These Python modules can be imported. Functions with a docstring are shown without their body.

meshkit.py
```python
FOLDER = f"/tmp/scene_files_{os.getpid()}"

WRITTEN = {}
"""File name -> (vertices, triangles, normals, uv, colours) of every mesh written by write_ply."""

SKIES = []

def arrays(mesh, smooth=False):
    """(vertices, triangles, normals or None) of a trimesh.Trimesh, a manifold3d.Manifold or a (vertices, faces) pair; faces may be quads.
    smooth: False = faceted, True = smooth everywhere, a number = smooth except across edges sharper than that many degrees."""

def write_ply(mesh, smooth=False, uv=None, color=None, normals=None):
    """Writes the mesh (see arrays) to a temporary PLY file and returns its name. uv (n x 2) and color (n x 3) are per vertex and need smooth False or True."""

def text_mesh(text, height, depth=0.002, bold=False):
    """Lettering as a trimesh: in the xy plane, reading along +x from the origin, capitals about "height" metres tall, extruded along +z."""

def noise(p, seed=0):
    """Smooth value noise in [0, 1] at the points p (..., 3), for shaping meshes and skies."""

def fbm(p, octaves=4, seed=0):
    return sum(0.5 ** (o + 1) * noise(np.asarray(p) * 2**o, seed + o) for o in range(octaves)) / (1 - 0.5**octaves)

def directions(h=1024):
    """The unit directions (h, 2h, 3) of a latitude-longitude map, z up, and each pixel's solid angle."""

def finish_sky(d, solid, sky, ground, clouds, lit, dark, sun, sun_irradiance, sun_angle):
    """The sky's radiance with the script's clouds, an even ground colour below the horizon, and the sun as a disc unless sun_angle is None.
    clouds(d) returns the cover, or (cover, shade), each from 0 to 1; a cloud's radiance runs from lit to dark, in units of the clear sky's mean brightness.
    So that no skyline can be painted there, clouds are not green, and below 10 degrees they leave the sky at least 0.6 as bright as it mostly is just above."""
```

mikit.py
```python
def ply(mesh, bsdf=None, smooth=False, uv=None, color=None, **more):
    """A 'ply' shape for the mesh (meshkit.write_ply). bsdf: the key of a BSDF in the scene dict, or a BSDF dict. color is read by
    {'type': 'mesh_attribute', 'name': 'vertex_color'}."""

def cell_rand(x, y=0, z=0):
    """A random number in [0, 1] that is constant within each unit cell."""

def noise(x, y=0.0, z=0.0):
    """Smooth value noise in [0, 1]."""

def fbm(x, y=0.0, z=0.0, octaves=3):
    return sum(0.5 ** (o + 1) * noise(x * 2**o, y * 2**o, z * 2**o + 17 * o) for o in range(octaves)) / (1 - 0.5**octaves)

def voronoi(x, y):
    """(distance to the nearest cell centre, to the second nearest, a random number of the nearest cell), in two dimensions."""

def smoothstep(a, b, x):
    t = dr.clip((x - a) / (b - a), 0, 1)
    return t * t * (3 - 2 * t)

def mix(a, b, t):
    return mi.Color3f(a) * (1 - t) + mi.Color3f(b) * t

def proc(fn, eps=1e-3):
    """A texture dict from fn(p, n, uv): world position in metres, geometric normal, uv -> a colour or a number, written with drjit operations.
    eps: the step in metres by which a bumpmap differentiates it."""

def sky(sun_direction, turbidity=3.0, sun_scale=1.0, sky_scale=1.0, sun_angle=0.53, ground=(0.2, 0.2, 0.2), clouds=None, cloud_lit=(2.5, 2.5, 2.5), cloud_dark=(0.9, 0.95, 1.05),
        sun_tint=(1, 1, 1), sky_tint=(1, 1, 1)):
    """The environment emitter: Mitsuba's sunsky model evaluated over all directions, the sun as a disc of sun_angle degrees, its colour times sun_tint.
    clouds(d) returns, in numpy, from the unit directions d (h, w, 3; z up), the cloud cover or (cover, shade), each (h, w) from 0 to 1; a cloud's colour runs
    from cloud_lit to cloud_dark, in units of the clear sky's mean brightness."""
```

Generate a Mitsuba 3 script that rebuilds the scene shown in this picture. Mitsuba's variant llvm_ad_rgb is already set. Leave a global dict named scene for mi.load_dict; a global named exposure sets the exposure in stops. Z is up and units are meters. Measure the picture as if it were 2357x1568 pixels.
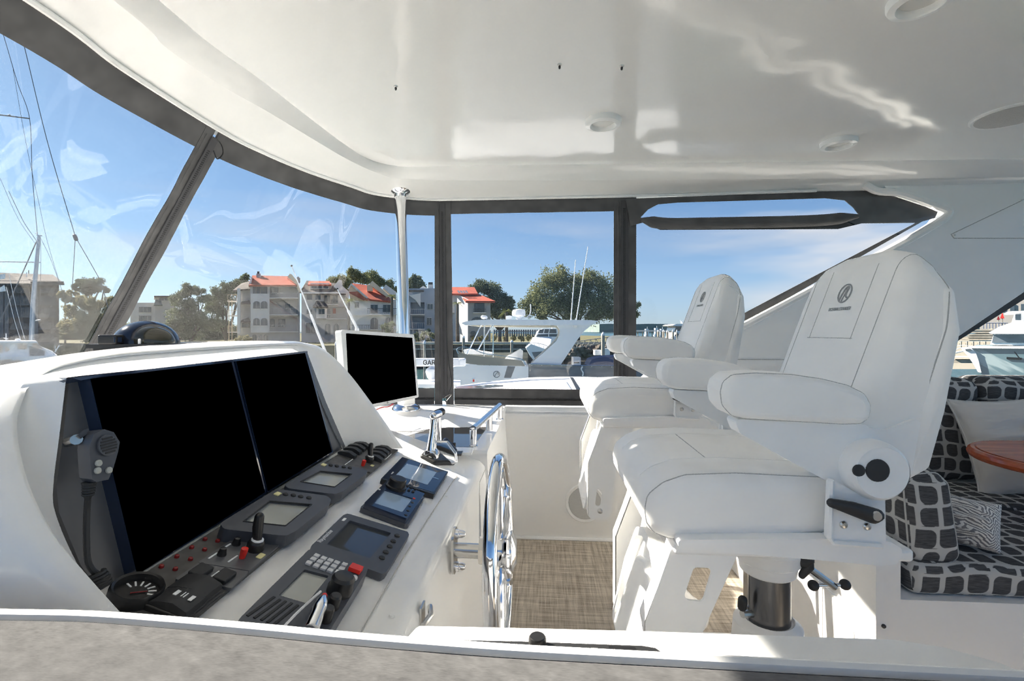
import math, random
import numpy as np, trimesh, mitsuba as mi, drjit as dr
import mikit, meshkit
from shapely.geometry import Polygon, Point, LineString, box as sbox
from shapely.ops import unary_union
from mikit import ply, proc, noise, fbm, voronoi, cell_rand, smoothstep, mix

random.seed(7); rng = np.random.default_rng(7)
T = mi.ScalarTransform4f
scene, labels = {}, {}

# ------------------------------------------------------------------ camera, sky, exposure
FPX, CX, CY = 1100.0, 1178.5, 762.0          # focal length and principal point in photo pixels
YAW, ZC = math.radians(4.0), 1.26            # the boat's athwartships axis is +y, aft is +x, deck at z = 0
RIGHT = np.array([math.cos(YAW), math.sin(YAW), 0.0])
FWD = np.array([-math.sin(YAW), math.cos(YAW), 0.0])
UP = np.array([0, 0, 1.0])
EYE = np.array([0, 0, ZC])
scene['camera'] = {'type': 'perspective', 'fov': 2 * math.degrees(math.atan(CX / FPX)), 'fov_axis': 'x', 'near_clip': 0.05, 'far_clip': 20000.0,
                   'principal_point_offset_y': (784.0 - CY) / 1568.0,
                   'to_world': T().look_at(origin=EYE.tolist(), target=(EYE + FWD).tolist(), up=[0, 0, 1])}
SUN = (-0.74, 0.26, 0.515)


def clouds(d):
    az = np.arctan2(d[..., 0], d[..., 1])
    el = np.arcsin(np.clip(d[..., 2], -1, 1))
    p = np.stack([az * 3.2 + el * 2.0, el * 17.0, np.zeros_like(az)], -1)
    n = meshkit.fbm(p, 5, seed=3)
    q = np.stack([az * 1.7, el * 5.0, np.zeros_like(az) + 4], -1)
    m = meshkit.fbm(q, 3, seed=9)
    c = np.clip((n - 0.50) / 0.22, 0, 1) * np.clip((m - 0.40) / 0.25, 0, 1)
    low = np.exp(-((el - 0.12) / 0.16) ** 2)
    c = c * (0.35 + 0.65 * np.clip((az + 0.2) / 0.5, 0, 1))
    hz = 0.40 * np.exp(-np.clip(el, 0, 9) / 0.10)
    return np.clip(0.8 * c * low + 0.08 * c + hz * (1 - 0.8 * c * low), 0, 1)


scene['sky'] = mikit.sky(SUN, turbidity=2.3, sun_scale=1.75, sky_scale=0.54, ground=(0.16, 0.18, 0.19), clouds=clouds,
                         cloud_lit=(2.6, 2.65, 2.75), cloud_dark=(1.2, 1.25, 1.35), sky_tint=(0.86, 1.0, 1.16), sun_tint=(0.87, 1.0, 1.25))
exposure = 2.8


# ------------------------------------------------------------------ measuring helpers
def A(*v): return np.array(v, float)
def raydir(px, py): return RIGHT * ((px - CX) / FPX) + FWD + UP * ((CY - py) / FPX)
def onD(px, py, d): return EYE + raydir(px, py) * d
def hit(px, py, pl):
    o, n = pl; r = raydir(px, py)
    return EYE + r * (np.dot(o - EYE, n) / np.dot(r, n))
def onX(px, py, x): return hit(px, py, (A(x, 0, 0), A(1, 0, 0)))
def onY(px, py, y): return hit(px, py, (A(0, y, 0), A(0, 1, 0)))
def onZ(px, py, z): return hit(px, py, (A(0, 0, z), A(0, 0, 1)))
def unit(v): v = np.asarray(v, float); return v / np.linalg.norm(v)
def cam_pt(x, d, z): return EYE * [1, 1, 0] + RIGHT * x + FWD * d + UP * z
def off(pl, h): return (pl[0] + pl[1] * h, pl[1])


# ------------------------------------------------------------------ mesh helpers
def TM(v, f, fix=False):
    m = trimesh.Trimesh(np.asarray(v, float), np.asarray(f, int), process=False)
    if fix: trimesh.repair.fix_normals(m)
    return m
def cat(*ms):
    ms = [m for m in ms if m is not None]
    return trimesh.util.concatenate(ms) if len(ms) > 1 else ms[0]
def box(c, s, u=None, v=None, w=None):
    m = trimesh.creation.box(extents=s)
    if u is not None:
        m.apply_transform(frame(c, u, v, w))
    else:
        m.apply_translation(c)
    return m
def bx(x0, x1, y0, y1, z0, z1): return box(((x0 + x1) / 2, (y0 + y1) / 2, (z0 + z1) / 2), (abs(x1 - x0), abs(y1 - y0), abs(z1 - z0)))
def frame(o, u, v, w):
    M = np.eye(4); M[:3, 0], M[:3, 1], M[:3, 2], M[:3, 3] = u, v, w, o
    return M
def place(m, M):
    m = m.copy(); m.apply_transform(M)
    if np.linalg.det(M[:3, :3]) < 0: m.invert()
    return m
_ico = {k: trimesh.creation.icosphere(subdivisions=k).vertices for k in (1, 2, 3)}
def hull(pts): return trimesh.convex.convex_hull(np.asarray(pts, float))
def shull(centers, r, sub=2):
    r = np.broadcast_to(r, len(centers))
    return hull(np.vstack([np.asarray(c) + _ico[sub] * q for c, q in zip(centers, r)]))
def rbox(x0, x1, y0, y1, z0, z1, r, sub=2):
    return shull([(x, y, z) for x in (x0 + r, x1 - r) for y in (y0 + r, y1 - r) for z in (z0 + r, z1 - r)], r, sub)
def rbox_f(M, sx, sy, sz, r, sub=1): return place(rbox(-sx / 2, sx / 2, -sy / 2, sy / 2, -sz / 2, sz / 2, r, sub), M)
def puff(xz, y0, y1, r, sub=2):
    """A cushion: convex outline xz in the x-z plane, from y0 to y1, edges rounded with radius r."""
    p = Polygon(xz).convex_hull.buffer(-r)
    c = np.array(p.exterior.coords)[:-1]
    return shull([(x, y, z) for x, z in c for y in (y0 + r, y1 - r)], r, sub)
def tube(path, r, n=8, closed=False, cap=True):
    p = np.asarray(path, float); N = len(p)
    r = np.broadcast_to(r, N).astype(float)
    if closed: t = np.roll(p, -1, 0) - np.roll(p, 1, 0)
    else: t = np.gradient(p, axis=0)
    t /= np.linalg.norm(t, axis=1, keepdims=True) + 1e-12
    a = A(0, 0, 1) if abs(t[0][2]) < 0.9 else A(1, 0, 0)
    rings = []; u = unit(np.cross(t[0], a))
    th = np.arange(n) * 2 * math.pi / n
    for i in range(N):
        u = unit(u - np.dot(u, t[i]) * t[i]); w = np.cross(t[i], u)
        rings.append(p[i] + r[i] * (np.cos(th)[:, None] * u + np.sin(th)[:, None] * w))
    v = np.vstack(rings); f = []
    for i in range(N if closed else N - 1):
        j = (i + 1) % N
        for k in range(n):
            l = (k + 1) % n
            f += [(i * n + k, i * n + l, j * n + l), (i * n + k, j * n + l, j * n + k)]
    if cap and not closed:
        v = np.vstack([v, p[0], p[-1]]); a, b = len(v) - 2, len(v) - 1
        for k in range(n):
            l = (k + 1) % n
            f += [(a, l, k), (b, (N - 1) * n + k, (N - 1) * n + l)]
    return TM(v, f)
def rod(a, b, r, n=10): return tube([a, b], r, n)
def lathe(prof, o=(0, 0, 0), axis=(0, 0, 1), n=32):
    """prof: (radius, height) pairs from bottom to top, closed with discs at the ends where the radius is not zero."""
    w = unit(axis); u = unit(np.cross(w, A(1, 0, 0) if abs(w[0]) < 0.9 else A(0, 1, 0))); v = np.cross(w, u)
    pr = [(max(q, 1e-5), h) for q, h in prof]
    if pr[0][0] > 1e-4: pr = [(1e-5, pr[0][1])] + pr
    if pr[-1][0] > 1e-4: pr = pr + [(1e-5, pr[-1][1])]
    th = np.arange(n) * 2 * math.pi / n
    V = np.vstack([np.asarray(o) + h * w + q * (np.cos(th)[:, None] * u + np.sin(th)[:, None] * v) for q, h in pr])
    f = []
    for i in range(len(pr) - 1):
        for k in range(n):
            l = (k + 1) % n
            f += [(i * n + k, i * n + l, (i + 1) * n + l), (i * n + k, (i + 1) * n + l, (i + 1) * n + k)]
    return TM(V, f)
def ring(R, r, o, axis, n=40, k=10):
    w = unit(axis); u = unit(np.cross(w, A(1, 0, 0) if abs(w[0]) < 0.9 else A(0, 1, 0))); v = np.cross(w, u)
    th = np.arange(n) * 2 * math.pi / n
    return tube(np.asarray(o) + R * (np.cos(th)[:, None] * u + np.sin(th)[:, None] * v), r, k, closed=True)
def ext(poly, h, M):
    """Extrudes a 2D polygon (points or shapely) by h along the third column of the frame M."""
    if not hasattr(poly, 'exterior') and not hasattr(poly, 'geoms'): poly = Polygon(poly)
    if not poly.is_valid: poly = poly.buffer(0)
    gs = list(getattr(poly, 'geoms', [poly]))
    m = cat(*[trimesh.creation.extrude_polygon(g, abs(h), engine='earcut') for g in gs])
    if h < 0: m.apply_translation([0, 0, h])
    return place(m, M)
def rnd(poly, r, res=4):
    if not hasattr(poly, 'exterior'): poly = Polygon(poly)
    if not poly.is_valid: poly = poly.buffer(0)
    q = poly.buffer(-r, resolution=res).buffer(r, resolution=res)
    return q if not q.is_empty else poly
def plframe(pl, u=None):
    o, n = pl; n = unit(n)
    u = unit((u if u is not None else A(0, 1, 0) if abs(n[1]) < 0.9 else A(1, 0, 0)))
    u = unit(u - np.dot(u, n) * n)
    return frame(o, u, np.cross(n, u), n)
def to2(P, M): return (np.asarray(P) - M[:3, 3]) @ M[:3, :2]
def px2(pix, pl, M): return to2([hit(x, y, pl) for x, y in pix], M)
def slab(pix, pl, top, bot, r=0.0, holes=(), u=None, bevel=0.0):
    """A plate whose upper face (at height top over the plane pl) has this outline in the photograph, down to height bot."""
    M = plframe(off(pl, top), u)
    q = Polygon(px2(pix, off(pl, top), M))
    if not q.is_valid: q = q.buffer(0)
    if r: q = rnd(q, r)
    for h in holes: q = q.difference(rnd(px2(h, off(pl, top), M), r * 0.4 if r else 0))
    if bevel and not holes:
        b = q.buffer(-bevel)
        n = 64
        a = np.array([q.exterior.interpolate(t, normalized=True).coords[0] for t in np.arange(n) / n])
        c = np.array([b.exterior.interpolate(b.exterior.project(Point(*s))).coords[0] for s in a])
        L = [np.c_[a, np.full(n, bot - top)], np.c_[a, np.full(n, -bevel)], np.c_[a * 0.3 + c * 0.7, np.full(n, -bevel * 0.3)], np.c_[c, np.zeros(n)]]
        m = loft(L, closed=True); 
        m = cat(m, *[TM(np.vstack([l, l.mean(0)]), [(i, (i + 1) % n, n) if s else ((i + 1) % n, i, n) for i in range(n)]) for l, s in ((L[0], 0), (L[-1], 1))])
        trimesh.repair.fix_normals(m)
        return place(m, M)
    return ext(q, bot - top, M)
def loft(loops, closed=False):
    L = np.asarray(loops, float); R, N = L.shape[:2]
    f = []
    for i in range(R - 1):
        for k in range(N if closed else N - 1):
            l = (k + 1) % N
            f += [(i * N + k, i * N + l, (i + 1) * N + l), (i * N + k, (i + 1) * N + l, (i + 1) * N + k)]
    return TM(L.reshape(-1, 3), f)
def shell(loops, t, closed=False):
    """A thin closed solid: the surface through the loops and its copy t metres behind its normal."""
    m = loft(loops, closed); n = m.vertex_normals
    v2 = m.vertices - n * t
    R, N = np.asarray(loops).shape[:2]
    f = m.faces.tolist(); K = len(m.vertices)
    g = [(a + K, c + K, b + K) for a, b, c in f]
    e = []
    def side(ids):
        for a, b in zip(ids[:-1], ids[1:]): e.extend([(a, b + K, b), (a, a + K, b + K)])
    side(list(range(N))); side([(R - 1) * N + k for k in range(N)][::-1])
    if not closed:
        side([i * N for i in range(R)][::-1]); side([i * N + N - 1 for i in range(R)])
    return TM(np.vstack([m.vertices, v2]), f + g + e)
def curve(pts, n=40):
    """A smooth curve through the points (Catmull-Rom), n samples evenly over the control points."""
    p = np.asarray(pts, float); p = np.vstack([2 * p[0] - p[1], p, 2 * p[-1] - p[-2]])
    s = np.linspace(0, len(p) - 3 - 1e-9, n); i = s.astype(int); t = (s - i)[:, None]
    a, b, c, d = p[i], p[i + 1], p[i + 2], p[i + 3]
    return 0.5 * (2 * b + (c - a) * t + (2 * a - 5 * b + 4 * c - d) * t ** 2 + (3 * b - a - 3 * c + d) * t ** 3)
def resample(P, n):
    P = np.asarray(P, float); s = np.r_[0, np.cumsum(np.linalg.norm(np.diff(P, axis=0), axis=1))]
    q = np.linspace(0, s[-1], n)
    return np.stack([np.interp(q, s, P[:, k]) for k in range(P.shape[1])], 1)
def seam(mesh, o, n, r=0.0016, keep=None, k=5):
    """A seam or piping: a thin cord along the section of the mesh with a plane; keep(p) selects the visible stretch."""
    sec = mesh.section(plane_origin=o, plane_normal=n)
    p = max(sec.discrete, key=len)
    p = resample(p, 90)[:-1]
    if keep is None: return tube(p, r, k, closed=True)
    ok = np.array([keep(q) for q in p])
    if ok.all(): return tube(p, r, k, closed=True)
    s = int(np.argmin(ok)); p, ok = np.roll(p, -s, 0), np.roll(ok, -s)
    runs, cur = [], []
    for q, o_ in zip(p, ok):
        if o_: cur.append(q)
        elif cur: runs.append(cur); cur = []
    if cur: runs.append(cur)
    return tube(np.array(max(runs, key=len)), r, k)
def text(s, h, M, depth=0.0006, bold=False): return place(meshkit.text_mesh(s, h, depth, bold), M)


# ------------------------------------------------------------------ registry
def numbered(base):
    if base not in _taken: _taken.add(base); return base
    i = 1
    while f'{base}_{i:03d}' in _taken: i += 1
    k = f'{base}_{i:03d}'; _taken.add(k); return k
_taken = set()
def thing(name, label, category, group=None, kind=None):
    k = numbered(name); labels[k] = {'label': label, 'category': category}
    if group: labels[k]['group'] = group
    if kind: labels[k]['kind'] = kind
    return k
def shape(mesh, mat, smooth=35):
    return ply(mesh, mat, smooth=smooth)
def part(parent, name, mesh, mat, label=None, smooth=35, kind=None):
    k = numbered(parent + '__' + name)
    scene[k] = mesh if isinstance(mesh, dict) else shape(mesh, mat, smooth)
    if label or kind:
        labels[k] = {}
        if label: labels[k]['label'] = label
        if kind: labels[k]['kind'] = kind
    return k
def single(name, mesh, mat, label, category, group=None, kind=None, smooth=35):
    k = thing(name, label, category, group, kind); scene[k] = mesh if isinstance(mesh, dict) else shape(mesh, mat, smooth); return k
def struct(name, mesh, mat, smooth=35, label=None):
    k = numbered(name); scene[k] = shape(mesh, mat, smooth); labels[k] = {'kind': 'structure'}
    if label: labels[k]['label'] = label
    return k


# ------------------------------------------------------------------ materials
def mat(name, color, rough=0.5, metal=0.0, spec=0.5, bump=None, bscale=0.001, clear=0.0, eps=1e-3, **kw):
    c = color if isinstance(color, dict) else {'type': 'rgb', 'value': list(color)}
    b = {'type': 'principled', 'base_color': c, 'roughness': rough, 'metallic': metal, 'specular': spec, **kw}
    if clear: b['clearcoat'] = clear; b['clearcoat_gloss'] = 0.95
    if bump: b = {'type': 'bumpmap', 'arbitrary': proc(bump, eps), 'scale': bscale, 'bsdf': b}
    scene['mat_' + name] = {'type': 'twosided', 'bsdf': b}
    return 'mat_' + name
GEL = mat('gelcoat', (0.80, 0.80, 0.79), 0.12, spec=0.5)
CEIL = mat('ceiling_gelcoat', (0.74, 0.74, 0.732), 0.10, spec=0.45, bump=lambda p, n, uv: fbm(p.x * 5, p.y * 5, p.z * 5, 2), bscale=0.004, eps=4e-3)
LEATHER = mat('leather', proc(lambda p, n, uv: mix((0.84, 0.83, 0.805), (0.78, 0.77, 0.745), smoothstep(0.5, 0.85, fbm(p.x * 9, p.y * 9, p.z * 9, 3)))), 0.48, spec=0.4,
              bump=lambda p, n, uv: fbm(p.x * 14, p.y * 14, p.z * 14, 3), bscale=0.004, eps=2e-3)
STITCH = mat('stitch', (0.40, 0.40, 0.39), 0.8)
EMBLEM = mat('emblem', (0.27, 0.28, 0.29), 0.7)
PAINT = mat('white_metal', (0.82, 0.82, 0.81), 0.3)
CHROME = mat('chrome', (0.88, 0.88, 0.89), 0.06, metal=1.0)
STEEL = mat('steel', (0.62, 0.61, 0.59), 0.18, metal=1.0)
ALU = mat('aluminium', (0.20, 0.20, 0.205), 0.28, metal=1.0)
CANVAS = mat('canvas', proc(lambda p, n, uv: mix((0.042, 0.042, 0.044), (0.125, 0.124, 0.126), fbm(p.x * 11, p.y * 11, p.z * 11, 3))), 0.7, spec=0.35,
             bump=lambda p, n, uv: fbm(p.x * 24, p.y * 24, p.z * 16, 3), bscale=0.010, eps=2e-3)
TAPE = mat('zip_tape', (0.055, 0.055, 0.06), 0.8)
ZIP = mat('zip_teeth', (0.008, 0.008, 0.009), 0.5)
BLACK = mat('black_plastic', (0.012, 0.012, 0.013), 0.35)
RUBBER = mat('rubber', (0.02, 0.021, 0.023), 0.55)
PLASTIC = mat('grey_plastic', (0.055, 0.061, 0.075), 0.38)
DASHBLACK = mat('dash_panel', proc(lambda p, n, uv: mix((0.05, 0.048, 0.046), (0.09, 0.087, 0.083), fbm(p.x * 60, p.y * 60, p.z * 60, 2))), 0.45)
PANELGREY = mat('screen_panel', (0.085, 0.088, 0.096), 0.3)
SCREEN = mat('blank_screen', (0.0, 0.0, 0.0), 0.5, spec=0.0)
LCD = mat('lcd', (0.40, 0.41, 0.38), 0.08)
LCDDARK = mat('lcd_dark', (0.05, 0.055, 0.06), 0.03, spec=0.9)
BLUEGLASS = mat('blue_glass', (0.012, 0.022, 0.05), 0.04, spec=0.8)
LCDBLUE = mat('lcd_blue', (0.30, 0.40, 0.52), 0.1, spec=0.8)
KEYW = mat('key_white', (0.62, 0.62, 0.62), 0.4)
RED = mat('red', (0.72, 0.03, 0.02), 0.35)
DARKRED = mat('led_red', (0.22, 0.012, 0.012), 0.3)
YELLOW = mat('yellow_label', (0.75, 0.68, 0.35), 0.5)
WHITE = mat('white_print', (0.85, 0.85, 0.85), 0.5)
MIRROR = mat('acrylic', (0.10, 0.10, 0.105), 0.03, spec=1.0, metal=0.35)
def weave(p, n, uv):
    a = 0.5 + 0.5 * dr.sin(p.x * 1500); b = 0.5 + 0.5 * dr.sin(p.y * 1500)
    s = fbm(p.x * 160, p.y * 9, 0, 2) * 0.5 + fbm(p.x * 9, p.y * 160, 3, 2) * 0.5
    t = dr.clip(0.25 * a * b + 1.3 * (s - 0.5) + 0.42, 0, 1)
    return mix((0.23, 0.19, 0.15), (0.66, 0.59, 0.50), t)
CARPET = mat('carpet', proc(weave), 0.9, spec=0.1)
GREYFAB = mat('grey_fabric', proc(lambda p, n, uv: mix((0.085, 0.085, 0.087), (0.17, 0.17, 0.172), dr.clip(1.6 * (0.3 * fbm(p.x * 240, p.y * 900, p.z * 240, 2) + 0.7 * fbm(p.x * 70 + p.y * 40, p.y * 90, p.z * 45, 3)) - 0.3, 0, 1))), 0.95, spec=0.05)
PIPING = mat('cushion_piping', (0.66, 0.66, 0.65), 0.9, spec=0.1)
def network(p, n, uv):
    """Dark rounded blocks, each with its own corners, in a pale net."""
    ax, ay, az = dr.abs(n.x), dr.abs(n.y), dr.abs(n.z)
    u = dr.select(ax > dr.maximum(ay, az), p.y, p.x); v = dr.select(az > dr.maximum(ax, ay), p.y, p.z)
    s = 15.0
    row = dr.floor(v * s)
    x = u * s + 0.37 * cell_rand(row, 5) + 0.12 * dr.sin(v * 17); y = v * s + 0.10 * dr.sin(u * 23)
    i, j = dr.floor(x), dr.floor(y)
    fx, fy = x - i - 0.5, y - j - 0.5
    q = dr.select(fx > 0, 1.0, 0.0) + dr.select(fy > 0, 2.0, 0.0)
    r = dr.select(cell_rand(i, j, q) > 0.45, 0.30, 0.05)
    hx = 0.40 + 0.10 * (cell_rand(i, j, 7) - 0.5); hy = 0.43
    dx, dy = dr.maximum(dr.abs(fx) - hx + r, 0), dr.maximum(dr.abs(fy) - hy + r, 0)
    d = dr.sqrt(dx * dx + dy * dy) - r
    streak = fbm(u * 60, v * 500, 0, 2)
    dark = mix((0.045, 0.046, 0.05), (0.105, 0.107, 0.112), streak)
    return mix(dark, (0.46, 0.46, 0.45), smoothstep(-0.02, 0.02, d))
NETFAB = mat('net_fabric', proc(network), 0.9, spec=0.1)
def maze(p, n, uv):
    u, v = p.x * 70 + p.y * 30, p.z * 85
    k = dr.floor(u * 0.5); z = v + dr.abs(u * 0.5 - k - 0.5) * dr.select(cell_rand(k, 1) > 0.5, 2.4, -2.4)
    s = z * 1.15 - dr.floor(z * 1.15)
    return mix((0.72, 0.71, 0.69), (0.20, 0.20, 0.215), smoothstep(0.46, 0.52, s) * (1 - smoothstep(0.94, 1.0, s)))
MAZEFAB = mat('maze_fabric', proc(maze), 0.9, spec=0.1)
LINEN = mat('linen', (0.62, 0.60, 0.57), 0.95, spec=0.1, bump=lambda p, n, uv: fbm(p.x * 8, p.y * 8, p.z * 22, 3), bscale=0.02, eps=3e-3)
INK = mat('ink', (0.05, 0.05, 0.055), 0.9)
WOOD = mat('varnished_wood', proc(lambda p, n, uv: mix((0.22, 0.035, 0.01), (0.42, 0.10, 0.03), fbm(p.x * 6, p.y * 60, p.z * 60, 3))), 0.12, clear=1.0)
SPEAKER = mat('speaker_mesh', proc(lambda p, n, uv: mix((0.42, 0.42, 0.41), (0.5, 0.5, 0.49), cell_rand(p.x * 900, p.y * 900, p.z * 900))), 0.7)
LENS = mat('lamp_lens', (0.62, 0.62, 0.6), 0.25)
scene['mat_vinyl'] = {'type': 'thindielectric', 'int_ior': 1.33, 'ext_ior': 1.0}
VINYL = 'mat_vinyl'
def haze(p, n, uv):
    """Scuffs, fold marks and dust on the soft forward windows, thicker towards the hem."""
    low = 1 - smoothstep(1.15, 1.75, p.z)
    a = fbm(p.y * 2.2 + p.z * 2.6, p.y * 9 - p.z * 7, p.x, 3); b = fbm(p.y * 3.0 - p.z * 2.0, p.y * 2 + p.z * 8, 7 + p.x * 2, 4)
    s = smoothstep(0.66, 0.72, fbm(p.y * 5 + p.z * 26, p.y * 30 - p.z * 5, p.x * 4, 2))
    return 0.35 * dr.clip(0.004 + 0.05 * smoothstep(0.45, 0.8, a) * (0.25 + low) + 0.06 * smoothstep(0.45, 0.75, b) * low + 0.03 * s * (0.3 + low), 0, 0.16)
scene['mat_worn_vinyl'] = {'type': 'blendbsdf', 'weight': proc(haze), 'a': {'type': 'thindielectric', 'int_ior': 1.33, 'ext_ior': 1.0},
                           'b': {'type': 'principledthin', 'base_color': {'type': 'rgb', 'value': [0.8, 0.82, 0.85]}, 'roughness': 0.6, 'diff_trans': 1.0, 'spec_trans': 0.0}}
# ------------------------------------------------------------------ the flybridge: hardtop, enclosure, coaming, floor
ZA, ZB, ZCc = 2.17, 2.12, 2.08
def xy(pl): return [p for p in pl]
cA = [(-1.05, -0.9, ZA), (-1.06, 0.3, ZA)] + [onZ(x, y, ZA) for x, y in ((365, 0), (485, 102), (600, 184), (700, 262), (790, 330), (850, 367), (905, 381), (960, 384), (1200, 380), (1700, 374), (2357, 366))] + [A(3.5, 2.76, ZA)]
cB = [(-1.11, -0.9, ZB), (-1.115, 0.2, ZB)] + [onZ(x, y, ZB) for x, y in ((265, 0), (383, 107), (510, 194), (620, 257), (720, 318), (800, 365), (870, 397), (940, 411), (1200, 414), (1700, 411), (2357, 406))] + [A(3.5, 2.85, ZB)]
cC = [(-1.29, -0.9, ZCc), (-1.29, 0.2, ZCc)] + [onZ(x, y, ZCc) for x, y in ((50, 0), (270, 158), (497, 300), (600, 352), (700, 394), (800, 428), (870, 449), (1000, 461), (1220, 458), (1440, 455), (2010, 437))] + [A(3.5, 2.93, ZCc)]
NU = 130
kA, kB, kC = curve(cA, NU), curve(cB, NU), curve(cC, NU)
for k_ in (kA, kB, kC): k_[:, 1] = np.minimum(k_[:, 1], 2.96)
mid = lambda a, b, t, dz: a * (1 - t) + b * t + A(0, 0, dz)
inner = [kA + A(0, 0, 0.0), mid(kA, kB, 0.25, -0.004), mid(kA, kB, 0.8, -0.006), kB + A(0, 0, -0.004), mid(kB, kC, 0.06, 0.012), mid(kB, kC, 0.25, 0.016), mid(kB, kC, 0.6, 0.012), mid(kB, kC, 0.9, 0.002), kC]
outC = kC.copy()
g2 = np.gradient(kC[:, :2], axis=0); nn = np.stack([-g2[:, 1], g2[:, 0]], 1); nn /= np.linalg.norm(nn, axis=1, keepdims=True)
outs = []
for o_, z_ in ((0.03, 2.075), (0.09, 2.12), (0.10, 2.17), (0.05, 2.23)):
    q = kC.copy(); q[:, :2] += nn * o_; q[:, 2] = z_; outs.append(q)
rim = loft(inner + outs)
def flatcap(loop, z, up):
    pl = np.vstack([loop[:, :2], [[3.5, -0.9]]])
    m = trimesh.creation.extrude_polygon(Polygon(pl), 0.02, engine='earcut'); m.apply_translation([0, 0, z if up else z - 0.0]); return m
ceil_flat = flatcap(kA, ZA, True); ceil_top = flatcap(outs[-1], 2.21, True)
struct('ceiling', cat(rim, ceil_flat, ceil_top), CEIL, smooth=28)
# canvas track along the rim
tr = kC.copy(); tr[:, :2] -= nn * 0.020; tr[:, 2] -= 0.002
struct('trim_1', tube(tr[:118], 0.009, 6), GEL)

# enclosure surface between the rim and the sill
cD = [(-2.06, -0.9), (-2.06, 0.2), (-2.08, 1.18), (-2.08, 1.5), (-2.08, 1.86), (-2.02, 2.20), (-1.86, 2.50), (-1.60, 2.74), (-1.30, 2.90), (cC[9][0], 2.965), (cC[10][0], 2.965), (cC[11][0], 2.965), (cC[12][0], 2.965), (3.5, 2.965)]
ZD = 0.80
kD = curve([(x, y, ZD) for x, y in cD], NU)
def enc(u, v):
    u = np.asarray(u, float) * (NU - 1) / 13.0
    i = np.clip(np.floor(u).astype(int), 0, NU - 2); t = (u - i)[..., None]
    c = kC[i] * (1 - t) + kC[i + 1] * t; d = kD[i] * (1 - t) + kD[i + 1] * t
    v = np.asarray(v, float)[..., None]
    return c * (1 - v) + d * v
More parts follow.
